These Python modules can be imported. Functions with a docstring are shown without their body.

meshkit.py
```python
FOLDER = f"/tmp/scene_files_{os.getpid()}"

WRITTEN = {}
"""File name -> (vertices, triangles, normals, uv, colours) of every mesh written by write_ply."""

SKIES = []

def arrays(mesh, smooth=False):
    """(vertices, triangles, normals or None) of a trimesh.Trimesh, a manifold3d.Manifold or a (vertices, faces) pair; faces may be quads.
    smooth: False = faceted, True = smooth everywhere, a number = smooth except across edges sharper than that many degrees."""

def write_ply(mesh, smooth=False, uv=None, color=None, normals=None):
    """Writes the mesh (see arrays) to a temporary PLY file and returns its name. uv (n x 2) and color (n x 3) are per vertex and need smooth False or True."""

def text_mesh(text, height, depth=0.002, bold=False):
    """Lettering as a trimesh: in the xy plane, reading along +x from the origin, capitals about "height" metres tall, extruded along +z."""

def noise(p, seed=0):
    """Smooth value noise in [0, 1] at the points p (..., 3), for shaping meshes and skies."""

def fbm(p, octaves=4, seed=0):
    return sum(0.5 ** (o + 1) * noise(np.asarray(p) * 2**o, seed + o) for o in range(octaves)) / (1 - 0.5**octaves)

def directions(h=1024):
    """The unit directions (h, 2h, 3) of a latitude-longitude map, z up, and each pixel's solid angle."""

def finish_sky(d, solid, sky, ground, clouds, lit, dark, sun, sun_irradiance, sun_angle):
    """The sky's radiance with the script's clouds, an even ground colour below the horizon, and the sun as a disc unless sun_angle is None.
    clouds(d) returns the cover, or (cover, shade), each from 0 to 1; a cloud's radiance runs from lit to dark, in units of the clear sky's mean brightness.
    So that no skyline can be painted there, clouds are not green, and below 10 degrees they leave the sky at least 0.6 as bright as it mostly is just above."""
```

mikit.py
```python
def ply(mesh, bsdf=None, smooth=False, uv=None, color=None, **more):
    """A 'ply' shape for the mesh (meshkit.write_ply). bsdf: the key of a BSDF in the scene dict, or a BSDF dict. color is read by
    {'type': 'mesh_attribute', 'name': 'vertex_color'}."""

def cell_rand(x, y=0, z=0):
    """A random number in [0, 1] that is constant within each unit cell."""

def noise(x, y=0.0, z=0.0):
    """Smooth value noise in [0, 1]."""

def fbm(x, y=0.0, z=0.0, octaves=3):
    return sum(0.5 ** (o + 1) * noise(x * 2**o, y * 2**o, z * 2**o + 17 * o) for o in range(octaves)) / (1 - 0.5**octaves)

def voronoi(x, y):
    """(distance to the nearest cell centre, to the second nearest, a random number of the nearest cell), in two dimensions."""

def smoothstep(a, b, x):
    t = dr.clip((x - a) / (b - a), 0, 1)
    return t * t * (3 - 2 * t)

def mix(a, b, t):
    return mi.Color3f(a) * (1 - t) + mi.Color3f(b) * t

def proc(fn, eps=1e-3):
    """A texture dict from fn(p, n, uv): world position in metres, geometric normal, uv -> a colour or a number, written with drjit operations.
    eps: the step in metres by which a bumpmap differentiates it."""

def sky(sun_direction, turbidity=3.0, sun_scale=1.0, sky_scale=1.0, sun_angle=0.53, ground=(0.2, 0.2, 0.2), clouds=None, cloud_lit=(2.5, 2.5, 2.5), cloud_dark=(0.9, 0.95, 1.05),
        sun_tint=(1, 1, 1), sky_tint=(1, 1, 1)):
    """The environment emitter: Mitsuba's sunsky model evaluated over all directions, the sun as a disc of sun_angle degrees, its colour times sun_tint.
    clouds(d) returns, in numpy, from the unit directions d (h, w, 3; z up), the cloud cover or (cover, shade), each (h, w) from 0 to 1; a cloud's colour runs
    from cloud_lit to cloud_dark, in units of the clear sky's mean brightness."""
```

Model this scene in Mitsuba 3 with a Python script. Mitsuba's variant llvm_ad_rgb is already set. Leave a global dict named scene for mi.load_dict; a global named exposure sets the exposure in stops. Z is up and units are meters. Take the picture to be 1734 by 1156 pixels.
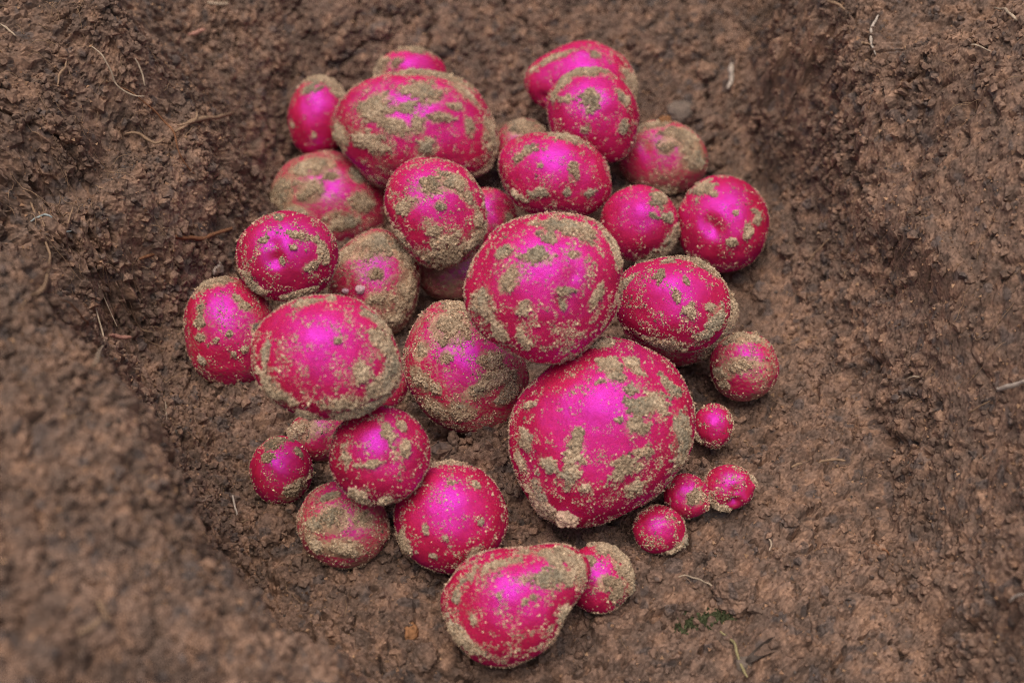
import math
import numpy as np
import trimesh
import drjit as dr
import mitsuba as mi
import mikit
import meshkit
from scipy.interpolate import CubicSpline, RBFInterpolator, RectBivariateSpline
from scipy.ndimage import gaussian_filter
from scipy.spatial import cKDTree

scene = {"type": "scene"}
labels = {}
T = mi.ScalarTransform4f

# ------------------------------------------------------------------ camera, sky, exposure
CAMERA = (0.0, -0.40634, 0.52009)
scene["camera"] = {"type": "thinlens", "fov": 40.0, "fov_axis": "x", "near_clip": 0.02, "far_clip": 200.0,
                   "aperture_radius": 0.0036, "focus_distance": 0.59,
                   "to_world": T().look_at(origin=CAMERA, target=(0, 0, 0), up=(0, 0, 1))}
exposure = 1.55
scene["sky"] = mikit.sky((-0.06, -0.04, 1.0), turbidity=4, sun_scale=0.8, sky_scale=1.0, sun_angle=42,
                         clouds=lambda d: (np.ones(d.shape[:2]), np.clip(1 - d[..., 2], 0, 1)),       # overcast: brightest overhead
                         cloud_lit=(2.0, 2.0, 2.05), cloud_dark=(0.55, 0.55, 0.58))
PIT_POINTS = [(-0.121, 0.047, 0.0000), (-0.010, 0.011, -0.0060), (-0.058, -0.038, -0.0040), (0.035, -0.070, -0.0040), (-0.012, 0.190, 0.0080), (-0.086, 0.203, 0.0180), (-0.012, 0.223, 0.0220), (0.076, 0.223, 0.0220), (0.121, 0.162, 0.0120), (0.128, 0.079, 0.0080), (0.127, -0.009, 0.0020), (0.124, -0.074, 0.0020), (0.105, -0.131, 0.0020), (0.031, -0.157, 0.0000), (-0.041, -0.130, 0.0000), (-0.105, -0.102, 0.0000), (-0.136, -0.047, 0.0080), (-0.062, -0.172, 0.0020), (-0.140, 0.100, 0.0080), (-0.132, 0.178, 0.0180), (-0.158, 0.103, 0.0450), (-0.168, 0.039, 0.0300), (-0.147, 0.002, 0.0100), (-0.182, 0.003, 0.0500), (-0.173, -0.031, 0.0300), (-0.188, -0.022, 0.0600), (-0.161, 0.100, 0.0850), (-0.184, 0.065, 0.1150), (-0.208, 0.073, 0.1250), (-0.180, 0.026, 0.1000), (-0.200, 0.011, 0.1050), (-0.164, 0.052, 0.0750), (-0.222, 0.087, 0.1300), (-0.152, 0.182, 0.0350), (0.148, 0.028, 0.0220), (0.147, -0.050, 0.0120), (0.148, -0.113, 0.0180), (0.167, -0.062, 0.0380), (0.164, -0.120, 0.0300), (0.186, -0.043, 0.0850), (0.191, -0.104, 0.0900), (0.179, -0.173, 0.0800), (0.164, -0.170, 0.0280), (0.179, -0.198, 0.0600), (0.135, -0.162, 0.0120), (0.171, 0.079, 0.1000), (0.191, 0.081, 0.1150), (0.222, 0.087, 0.1300), (0.203, -0.011, 0.1200), (0.177, 0.024, 0.0850), (0.169, 0.060, 0.0750), (0.175, 0.160, 0.0220), (0.165, 0.092, 0.0240), (0.170, 0.198, 0.0300), (0.162, 0.037, 0.0400), (-0.600, 0.500, 0.1200), (0.000, 0.600, 0.0900), (0.600, 0.500, 0.1300), (-0.700, 0.000, 0.1300), (0.700, 0.000, 0.1300), (0.000, -0.600, 0.1000), (0.500, -0.500, 0.1000), (-0.500, -0.500, 0.1400)]
BANKS = [
    ([(-0.223, -0.019, 0.1650), (-0.181, -0.059, 0.1600), (-0.164, -0.085, 0.1550), (-0.146, -0.115, 0.1500), (-0.128, -0.143, 0.1450), (-0.112, -0.169, 0.1400), (-0.094, -0.187, 0.1220), (-0.070, -0.203, 0.1000), (-0.058, -0.209, 0.0850), (-0.021, -0.231, 0.0500)], 0.028, 0.085),
    ([(-0.158, 0.178, 0.0900), (-0.159, 0.137, 0.0900), (-0.159, 0.100, 0.0850), (-0.158, 0.066, 0.0800), (-0.167, 0.034, 0.0800), (-0.181, 0.011, 0.0850), (-0.200, 0.001, 0.0900), (-0.229, 0.004, 0.0920), (-0.279, 0.008, 0.0900)], 0.035, 0.02),
    ([(0.121, 0.022, 0.0120), (0.138, 0.033, 0.0350), (0.149, 0.039, 0.0600), (0.158, 0.042, 0.0800), (0.162, 0.053, 0.0900), (0.167, 0.069, 0.0980), (0.163, 0.091, 0.0980), (0.157, 0.112, 0.0980), (0.153, 0.133, 0.1000), (0.153, 0.169, 0.1000)], 0.03, 0.012),
]
POTATOES = [
    {'n': 1, 'c': [0.0353, -0.0868, 0.053], 'f': [[0.9981, -0.0384, 0.0491], [0.0039, 0.8252, 0.5648], [-0.0622, -0.5635, 0.8237]], 'o': [37.07, 39.38, 38.51, 37.92, 33.73, 34.86, 37.0, 38.17, 40.2, 37.11, 33.74, 34.62], 'd': 32.79, 'dust': 0.1, 'grain': 0.8, 'patches': [[0.075, 0.681, 0.728, 0.134, -0.0, -0.014, 0.0, 0.079, -0.074], [0.363, 0.668, 0.65, 0.086, -0.0, -0.048, 0.0, 0.079, -0.082], [0.167, 0.54, 0.825, 0.11, -0.0, -0.022, 0.0, 0.049, -0.032], [0.343, 0.414, 0.843, 0.086, -0.0, -0.035, 0.0, 0.073, -0.036], [0.484, 0.259, 0.836, 0.236, 0.063, -0.157, -0.04, 0.148, -0.023], [0.386, 0.061, 0.921, 0.153, -0.0, -0.064, 0.0, 0.122, -0.008], [0.882, -0.085, 0.463, 0.111, -0.052, -0.221, 0.067, 0.144, -0.101], [0.732, 0.434, 0.525, 0.055, -0.0, -0.077, 0.0, 0.073, -0.061], [0.295, -0.38, 0.877, 0.19, 0.133, -0.006, -0.06, 0.085, 0.057], [-0.255, -0.208, 0.944, 0.097, -0.009, 0.024, 0.021, 0.244, 0.059], [-0.241, -0.027, 0.97, 0.079, -0.0, 0.02, 0.0, 0.073, 0.002], [-0.783, -0.084, 0.616, 0.073, -0.0, 0.093, 0.0, 0.104, 0.014], [-0.546, -0.337, 0.767, 0.11, -0.0, 0.078, 0.0, 0.073, 0.032], [-0.814, -0.342, 0.469, 0.073, -0.0, 0.127, 0.0, 0.061, 0.045], [-0.311, -0.477, 0.822, 0.11, -0.0, 0.042, 0.0, 0.086, 0.05], [-0.138, -0.564, 0.814, 0.073, -0.0, 0.012, 0.0, 0.055, 0.038], [0.393, -0.632, 0.668, 0.103, 0.038, -0.025, -0.025, 0.069, 0.08], [-0.593, -0.707, 0.385, 0.116, -0.067, 0.056, 0.055, 0.095, 0.259], [-0.744, 0.263, 0.615, 0.061, -0.0, 0.074, 0.0, 0.043, -0.018], [0.026, 0.504, 0.863, 0.061, -0.0, -0.002, 0.0, 0.031, -0.018], [-0.037, 0.908, 0.416, 0.122, 0.057, -0.113, -0.018, 0.039, -0.086]], 'bumps': [], 'label': 'largest potato of the pile, broad and pink with many dry soil crusts'},
    {'n': 2, 'c': [0.013, -0.051, 0.1003], 'f': [[0.9997, -0.0146, 0.0186], [-0.0009, 0.7633, 0.6461], [-0.0236, -0.6459, 0.7631]], 'o': [30.05, 31.65, 31.26, 28.86, 28.81, 29.08, 31.06, 30.94, 29.78, 30.63, 28.97, 29.16], 'd': 27.35, 'dust': 0.15, 'grain': 1.6, 'patches': [[-0.083, 0.375, 0.923, 0.175, -0.0, 0.016, 0.0, 0.11, -0.044], [-0.451, 0.072, 0.89, 0.103, 0.103, 0.044, -0.072, 0.072, -0.042], [0.242, 0.755, 0.61, 0.324, -0.057, -0.058, 0.016, 0.093, -0.122], [0.485, 0.666, 0.567, 0.165, -0.077, -0.051, 0.037, 0.079, -0.125], [0.084, 0.627, 0.774, 0.102, -0.0, -0.011, 0.0, 0.08, -0.065], [-0.53, 0.428, 0.732, 0.088, -0.0, 0.063, 0.0, 0.073, -0.043], [-0.741, -0.223, 0.633, 0.084, 0.059, 0.119, -0.109, 0.156, -0.073], [-0.643, -0.441, 0.626, 0.095, -0.0, 0.098, 0.0, 0.088, 0.062], [-0.28, -0.273, 0.921, 0.095, 0.055, 0.045, -0.037, 0.063, 0.008], [0.23, -0.05, 0.972, 0.102, -0.0, -0.024, 0.0, 0.037, 0.002], [0.648, -0.128, 0.751, 0.042, -0.029, -0.041, 0.092, 0.132, -0.057], [-0.279, -0.641, 0.715, 0.073, -0.0, 0.029, 0.0, 0.102, 0.092], [-0.58, -0.581, 0.571, 0.066, 0.046, 0.114, -0.067, 0.096, 0.029], [0.214, -0.245, 0.946, 0.038, 0.022, -0.003, -0.033, 0.057, 0.022], [-0.067, 0.68, 0.73, 0.073, -0.0, 0.007, 0.0, 0.044, -0.041], [0.373, 0.393, 0.841, 0.058, -0.0, -0.026, 0.0, 0.058, -0.027], [0.815, 0.471, 0.338, 0.058, -0.0, -0.125, 0.0, 0.088, -0.109]], 'bumps': [[0.214, -0.221, 0.952, 0.085, -0.05]], 'label': 'large round potato in the middle of the pile, freckled with pale grit all over'},
    {'n': 3, 'c': [-0.0696, -0.0857, 0.0995], 'f': [[0.9914, 0.0804, -0.1029], [-0.0015, 0.7951, 0.6064], [0.1306, -0.6011, 0.7885]], 'o': [27.51, 25.97, 25.2, 24.02, 24.9, 27.6, 27.6, 27.03, 24.38, 23.71, 24.62, 28.35], 'd': 23.05, 'dust': 0.12, 'grain': 1.0, 'patches': [[0.766, 0.178, 0.618, 0.131, -0.0, -0.162, 0.0, 0.204, -0.059], [0.457, -0.2, 0.867, 0.129, 0.129, -0.038, -0.088, 0.088, 0.066], [0.851, -0.069, 0.52, 0.109, -0.0, -0.179, 0.0, 0.182, 0.024], [0.769, -0.34, 0.541, 0.16, -0.0, -0.228, 0.0, 0.182, 0.114], [0.202, -0.696, 0.689, 0.273, 0.048, -0.031, -0.02, 0.115, 0.122], [-0.733, -0.446, 0.514, 0.131, -0.0, 0.187, 0.0, 0.146, 0.126], [0.516, -0.762, 0.392, 0.246, 0.066, -0.196, -0.023, 0.084, 0.194], [0.723, 0.512, 0.463, 0.102, -0.0, -0.159, 0.0, 0.066, -0.073], [0.146, 0.229, 0.962, 0.044, -0.0, -0.007, 0.0, 0.044, -0.01], [-0.347, 0.809, 0.474, 0.155, 0.041, 0.042, -0.011, 0.042, -0.08], [0.071, 0.892, 0.447, 0.102, -0.0, -0.016, 0.0, 0.036, -0.073], [-0.824, 0.05, 0.564, 0.051, -0.0, 0.075, 0.0, 0.182, -0.016], [-0.308, -0.847, 0.433, 0.157, -0.033, 0.046, 0.012, 0.057, 0.12]], 'bumps': [], 'label': 'big left front potato, clean and glossy on top with grey soil crusted down its right'},
    {'n': 4, 'c': [0.1024, 0.059, 0.0167], 'f': [[0.989, -0.0913, 0.1168], [-0.0121, 0.7355, 0.6774], [-0.1477, -0.6714, 0.7262]], 'o': [22.37, 22.64, 23.22, 23.52, 23.22, 22.64, 22.37, 22.64, 23.22, 23.52, 23.22, 22.64], 'd': 21.07, 'dust': 0.06, 'grain': 0.5, 'patches': [[-0.432, 0.754, 0.495, 0.206, 0.119, -0.001, -0.059, 0.103, -0.208], [-0.171, 0.636, 0.752, 0.071, -0.0, 0.016, 0.0, 0.071, -0.06], [0.537, -0.128, 0.834, 0.095, -0.0, -0.061, 0.0, 0.178, 0.027], [0.173, -0.345, 0.923, 0.095, -0.0, -0.018, 0.0, 0.071, 0.027], [0.717, 0.128, 0.685, 0.095, -0.0, -0.099, 0.0, 0.166, -0.031], [0.263, 0.251, 0.932, 0.071, -0.0, -0.02, 0.0, 0.071, -0.019]], 'bumps': [[-0.177, -0.101, 0.979, 0.188, -0.17], [-0.333, 0.077, 0.94, 0.138, -0.1]], 'label': 'round potato at the far right of the pile with one deep eye facing up'},
    {'n': 5, 'c': [0.0682, -0.0274, 0.0608], 'f': [[0.9935, -0.0701, 0.0897], [-0.003, 0.7715, 0.6362], [-0.1138, -0.6323, 0.7663]], 'o': [24.22, 22.78, 21.07, 19.86, 21.12, 24.56, 24.87, 22.71, 20.21, 19.86, 22.34, 24.34], 'd': 19.58, 'dust': 0.1, 'grain': 1.0, 'patches': [[-0.23, 0.542, 0.808, 0.081, -0.0, 0.023, 0.0, 0.121, -0.081], [0.25, 0.419, 0.873, 0.06, -0.0, -0.017, 0.0, 0.081, -0.039], [0.062, 0.138, 0.988, 0.07, -0.0, -0.004, 0.0, 0.141, -0.02], [0.278, -0.138, 0.951, 0.096, -0.055, -0.036, 0.07, 0.122, -0.003], [-0.138, -0.862, 0.488, 0.379, -0.053, 0.013, 0.017, 0.12, 0.216], [0.638, -0.046, 0.769, 0.121, -0.0, -0.1, 0.0, 0.091, 0.005], [0.746, -0.281, 0.604, 0.141, -0.0, -0.174, 0.0, 0.201, 0.094], [0.534, -0.57, 0.624, 0.151, -0.0, -0.129, 0.0, 0.101, 0.092], [0.583, 0.761, 0.283, 0.237, -0.086, -0.191, 0.024, 0.066, -0.17], [-0.099, 0.889, 0.446, 0.141, -0.0, 0.031, 0.0, 0.05, -0.1], [-0.799, 0.345, 0.493, 0.06, -0.0, 0.098, 0.0, 0.101, -0.07]], 'bumps': [], 'label': 'oval potato on the right with a thick band of soil along its lower edge'},
    {'n': 6, 'c': [0.0745, -0.0062, 0.0287], 'f': [[0.9932, -0.0719, 0.092], [-0.0023, 0.7756, 0.6312], [-0.1167, -0.6271, 0.7701]], 'o': [25.8, 25.29, 24.37, 23.94, 24.37, 25.29, 25.8, 25.29, 24.37, 23.94, 24.37, 25.29], 'd': 19.51, 'dust': 0.3, 'grain': 0.8, 'patches': [[-0.726, 0.666, 0.173, 0.189, 0.109, 0.17, -0.082, 0.142, -0.405], [0.938, 0.052, 0.342, 0.182, -0.0, -0.449, 0.0, 0.309, -0.042], [0.818, -0.419, 0.395, 0.127, -0.0, -0.264, 0.0, 0.182, 0.193]], 'bumps': [], 'label': 'soil covered potato mostly hidden under the oval potato on the right'},
    {'n': 7, 'c': [0.0209, 0.0821, 0.0266], 'f': [[0.9995, -0.0187, 0.0239], [-0.0035, 0.7108, 0.7033], [-0.0302, -0.7031, 0.7104]], 'o': [27.45, 23.95, 21.36, 20.78, 23.4, 28.09, 26.88, 24.06, 21.9, 20.76, 23.69, 28.09], 'd': 20.85, 'dust': 0.06, 'grain': 0.7, 'patches': [[0.272, 0.845, 0.461, 0.288, -0.134, 0.076, 0.043, 0.093, -0.195], [-0.557, 0.426, 0.713, 0.174, 0.146, 0.049, -0.058, 0.07, -0.087], [0.365, 0.09, 0.927, 0.114, -0.0, -0.045, 0.0, 0.182, -0.018], [-0.356, -0.351, 0.866, 0.192, 0.07, 0.107, -0.031, 0.085, 0.022], [-0.735, -0.383, 0.559, 0.114, -0.0, 0.149, 0.0, 0.091, 0.062], [0.621, -0.296, 0.726, 0.136, -0.0, -0.117, 0.0, 0.068, 0.028], [0.221, -0.331, 0.917, 0.102, -0.0, -0.025, 0.0, 0.102, 0.037], [-0.258, 0.191, 0.947, 0.057, -0.0, 0.015, 0.0, 0.045, -0.009]], 'bumps': [], 'label': 'shiny potato above the middle one with a soil cap on its top edge'},
    {'n': 8, 'c': [0.0411, 0.118, 0.0333], 'f': [[0.9983, -0.0357, 0.0458], [-0.0092, 0.6807, 0.7325], [-0.0573, -0.7317, 0.6792]], 'o': [22.75, 21.76, 22.1, 22.78, 24.09, 24.9, 23.23, 22.61, 20.48, 22.09, 25.76, 24.51], 'd': 20.23, 'dust': 0.12, 'grain': 0.6, 'patches': [[-0.071, 0.309, 0.948, 0.207, -0.0, 0.016, 0.0, 0.244, -0.079], [-0.555, 0.311, 0.771, 0.11, -0.0, 0.079, 0.0, 0.098, -0.039], [0.673, 0.355, 0.648, 0.122, -0.0, -0.127, 0.0, 0.171, -0.094], [0.612, -0.259, 0.747, 0.11, -0.0, -0.09, 0.0, 0.122, 0.042], [-0.194, -0.3, 0.934, 0.122, -0.0, 0.025, 0.0, 0.085, 0.027], [-0.539, 0.74, 0.403, 0.098, -0.0, 0.131, 0.0, 0.171, -0.314], [-0.02, 0.925, 0.379, 0.366, -0.0, 0.019, 0.0, 0.073, -0.178]], 'bumps': [], 'label': 'potato near the top right with a square soil patch on its face'},
    {'n': 9, 'c': [0.0373, 0.1579, 0.0188], 'f': [[0.9987, -0.0309, 0.0395], [-0.009, 0.6645, 0.7473], [-0.0494, -0.7467, 0.6634]], 'o': [29.01, 25.62, 23.13, 21.68, 22.84, 26.48, 30.31, 23.62, 22.35, 22.78, 24.73, 27.73], 'd': 21.66, 'dust': 0.12, 'grain': 0.4, 'patches': [[0.269, 0.621, 0.736, 0.118, -0.0, -0.043, 0.0, 0.083, -0.07], [-0.659, 0.499, 0.563, 0.286, 0.077, 0.267, -0.018, 0.069, -0.082], [0.92, 0.017, 0.393, 0.118, -0.0, -0.277, 0.0, 0.331, -0.015]], 'bumps': [[-0.857, -0.036, 0.514, 0.249, 0.08], [-0.737, -0.28, 0.616, 0.112, -0.14]], 'label': 'knobbly potato at the back top with a small lump at its left'},
    {'n': 10, 'c': [-0.0499, 0.1311, 0.0111], 'f': [[0.9977, 0.0419, -0.0536], [0.0101, 0.6881, 0.7255], [0.0673, -0.7244, 0.6861]], 'o': [42.11, 37.58, 32.75, 30.34, 32.88, 39.58, 42.59, 37.11, 34.44, 28.14, 30.22, 42.05], 'd': 29.53, 'dust': 0.22, 'grain': 0.9, 'patches': [[0.095, 0.581, 0.808, 0.257, -0.0, -0.03, 0.0, 0.166, -0.119], [-0.517, 0.3, 0.802, 0.181, -0.0, 0.117, 0.0, 0.181, -0.068], [-0.597, -0.164, 0.785, 0.211, -0.0, 0.161, 0.0, 0.136, 0.028], [-0.305, 0.047, 0.951, 0.255, -0.093, 0.087, 0.036, 0.099, 0.007], [0.734, 0.495, 0.465, 0.099, -0.036, -0.118, 0.021, 0.057, -0.093], [0.551, 0.316, 0.773, 0.098, -0.0, -0.07, 0.0, 0.053, -0.022], [0.341, 0.166, 0.925, 0.189, -0.0, -0.07, 0.0, 0.068, -0.012], [0.692, 0.049, 0.72, 0.06, -0.0, -0.058, 0.0, 0.128, -0.009], [0.932, -0.024, 0.36, 0.068, -0.0, -0.167, 0.0, 0.227, 0.015], [-0.948, -0.076, 0.308, 0.068, -0.0, 0.17, 0.0, 0.121, 0.024], [0.145, -0.246, 0.958, 0.136, -0.0, -0.021, 0.0, 0.128, 0.033], [0.024, 0.065, 0.998, 0.106, -0.0, -0.002, 0.0, 0.151, -0.01], [0.3, 0.903, 0.306, 0.302, -0.0, -0.238, 0.0, 0.06, -0.144], [0.853, -0.475, 0.214, 0.106, -0.0, -0.237, 0.0, 0.076, 0.094], [-0.141, 0.334, 0.932, 0.151, -0.0, 0.023, 0.0, 0.091, -0.032]], 'bumps': [], 'label': 'large oval top left potato caked with thick dry soil across its middle'},
    {'n': 11, 'c': [-0.055, 0.1759, 0.0085], 'f': [[0.9974, 0.0443, -0.0568], [0.0133, 0.6607, 0.7505], [0.0708, -0.7494, 0.6584]], 'o': [19.5, 17.88, 15.57, 14.71, 15.57, 17.88, 19.5, 17.88, 15.57, 14.71, 15.57, 17.88], 'd': 14.64, 'dust': 0.2, 'grain': 0.3, 'patches': [[-0.424, 0.424, 0.801, 0.144, -0.0, 0.076, 0.0, 0.18, -0.095], [0.108, 0.909, 0.403, 0.541, -0.0, -0.145, 0.0, 0.09, -0.203], [-0.839, 0.218, 0.499, 0.144, -0.0, 0.243, 0.0, 0.252, -0.11]], 'bumps': [], 'label': 'small potato peeking out behind the large soil caked potato'},
    {'n': 12, 'c': [-0.1041, 0.1541, -0.0014], 'f': [[0.9907, 0.084, -0.1075], [0.0213, 0.6831, 0.73], [0.1347, -0.7254, 0.675]], 'o': [16.25, 17.65, 20.26, 21.12, 18.83, 16.69, 16.25, 17.65, 20.26, 21.12, 18.83, 16.69], 'd': 16.11, 'dust': 0.06, 'grain': 0.3, 'patches': [[-0.238, 0.761, 0.603, 0.226, 0.131, -0.076, -0.065, 0.113, -0.169], [0.585, 0.731, 0.351, 0.245, -0.0, -0.377, 0.0, 0.163, -0.314], [0.267, 0.948, 0.173, 0.359, -0.0, -0.252, 0.0, 0.131, -0.326], [-0.12, -0.51, 0.852, 0.098, -0.0, 0.014, 0.0, 0.098, 0.059], [-0.767, -0.28, 0.578, 0.082, -0.0, 0.108, 0.0, 0.098, 0.048]], 'bumps': [], 'label': 'smooth upright potato at the upper left edge with a soil rim on top'},
    {'n': 13, 'c': [-0.0973, 0.1135, -0.026], 'f': [[0.9917, 0.0792, -0.1014], [0.0124, 0.7254, 0.6882], [0.128, -0.6838, 0.7184]], 'o': [31.14, 29.05, 27.33, 27.33, 29.05, 31.14, 31.14, 29.05, 27.33, 27.33, 29.05, 31.14], 'd': 26.26, 'dust': 0.36, 'grain': 0.7, 'patches': [[-0.346, 0.224, 0.911, 0.194, -0.0, 0.074, 0.0, 0.171, -0.042], [-0.831, 0.15, 0.535, 0.171, -0.0, 0.266, 0.0, 0.218, -0.061], [0.185, -0.326, 0.927, 0.295, -0.0, -0.059, 0.0, 0.155, 0.055], [0.559, 0.031, 0.828, 0.194, -0.0, -0.131, 0.0, 0.155, -0.006], [-0.318, 0.658, 0.683, 0.272, -0.0, 0.127, 0.0, 0.14, -0.135], [-0.604, -0.156, 0.781, 0.155, -0.0, 0.12, 0.0, 0.109, 0.022], [0.023, 0.52, 0.854, 0.124, -0.0, -0.003, 0.0, 0.078, -0.047], [0.474, 0.508, 0.719, 0.121, -0.07, -0.03, 0.039, 0.067, -0.073]], 'bumps': [], 'label': 'half buried soil caked potato behind the round red one with an eye'},
    {'n': 14, 'c': [-0.1017, 0.0155, 0.0426], 'f': [[0.9874, 0.0972, -0.1245], [0.0094, 0.7504, 0.6609], [0.1577, -0.6538, 0.7401]], 'o': [22.94, 22.41, 21.06, 20.31, 20.7, 21.97, 22.94, 22.41, 21.06, 20.31, 20.7, 21.97], 'd': 19.46, 'dust': 0.06, 'grain': 1.0, 'patches': [[0.29, 0.441, 0.85, 0.324, -0.057, -0.081, 0.014, 0.081, -0.047], [0.709, 0.07, 0.701, 0.093, -0.016, -0.092, 0.037, 0.209, -0.058], [0.512, -0.178, 0.84, 0.199, 0.072, -0.106, -0.032, 0.088, 0.038], [0.101, 0.178, 0.979, 0.082, -0.0, -0.009, 0.0, 0.071, -0.013], [-0.456, 0.332, 0.826, 0.071, -0.0, 0.039, 0.0, 0.071, -0.028], [-0.11, -0.098, 0.989, 0.094, -0.0, 0.01, 0.0, 0.082, 0.008], [-0.672, -0.611, 0.42, 0.193, -0.135, 0.112, 0.047, 0.067, 0.174], [0.249, -0.812, 0.528, 0.294, -0.0, -0.139, 0.0, 0.071, 0.108], [-0.21, 0.813, 0.543, 0.106, -0.0, 0.041, 0.0, 0.071, -0.106]], 'bumps': [[-0.222, -0.07, 0.972, 0.149, -0.17], [-0.287, 0.262, 0.921, 0.124, -0.07]], 'label': 'round red potato at the left of the pile with a deep eye in its middle'},
    {'n': 15, 'c': [-0.0359, 0.0526, 0.032], 'f': [[0.9986, 0.0331, -0.0423], [0.0049, 0.7287, 0.6848], [0.0535, -0.6841, 0.7275]], 'o': [23.48, 23.57, 24.61, 25.31, 26.6, 26.61, 23.76, 22.13, 23.46, 26.97, 26.6, 25.47], 'd': 21.82, 'dust': 0.18, 'grain': 1.2, 'patches': [[-0.582, 0.119, 0.804, 0.2, 0.035, 0.139, -0.021, 0.12, -0.033], [0.069, 0.12, 0.99, 0.091, -0.0, -0.006, 0.0, 0.081, -0.01], [-0.064, -0.318, 0.946, 0.123, 0.071, 0.032, -0.091, 0.158, 0.047], [0.23, -0.493, 0.839, 0.239, 0.111, -0.0, -0.056, 0.119, 0.085], [0.156, -0.797, 0.583, 0.359, 0.063, -0.009, -0.025, 0.14, 0.197], [0.702, -0.497, 0.51, 0.129, -0.06, -0.235, 0.103, 0.22, 0.073], [0.803, -0.121, 0.583, 0.091, -0.0, -0.126, 0.0, 0.182, 0.038], [-0.065, 0.501, 0.863, 0.253, -0.0, 0.019, 0.0, 0.142, -0.082], [0.365, 0.541, 0.758, 0.246, -0.142, -0.017, 0.071, 0.123, -0.122], [-0.751, -0.49, 0.443, 0.081, -0.0, 0.137, 0.0, 0.101, 0.112], [0.615, 0.296, 0.731, 0.101, -0.0, -0.085, 0.0, 0.182, -0.074]], 'bumps': [], 'label': 'egg shaped potato with a heavy soil crust along its lower right rim'},
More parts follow.
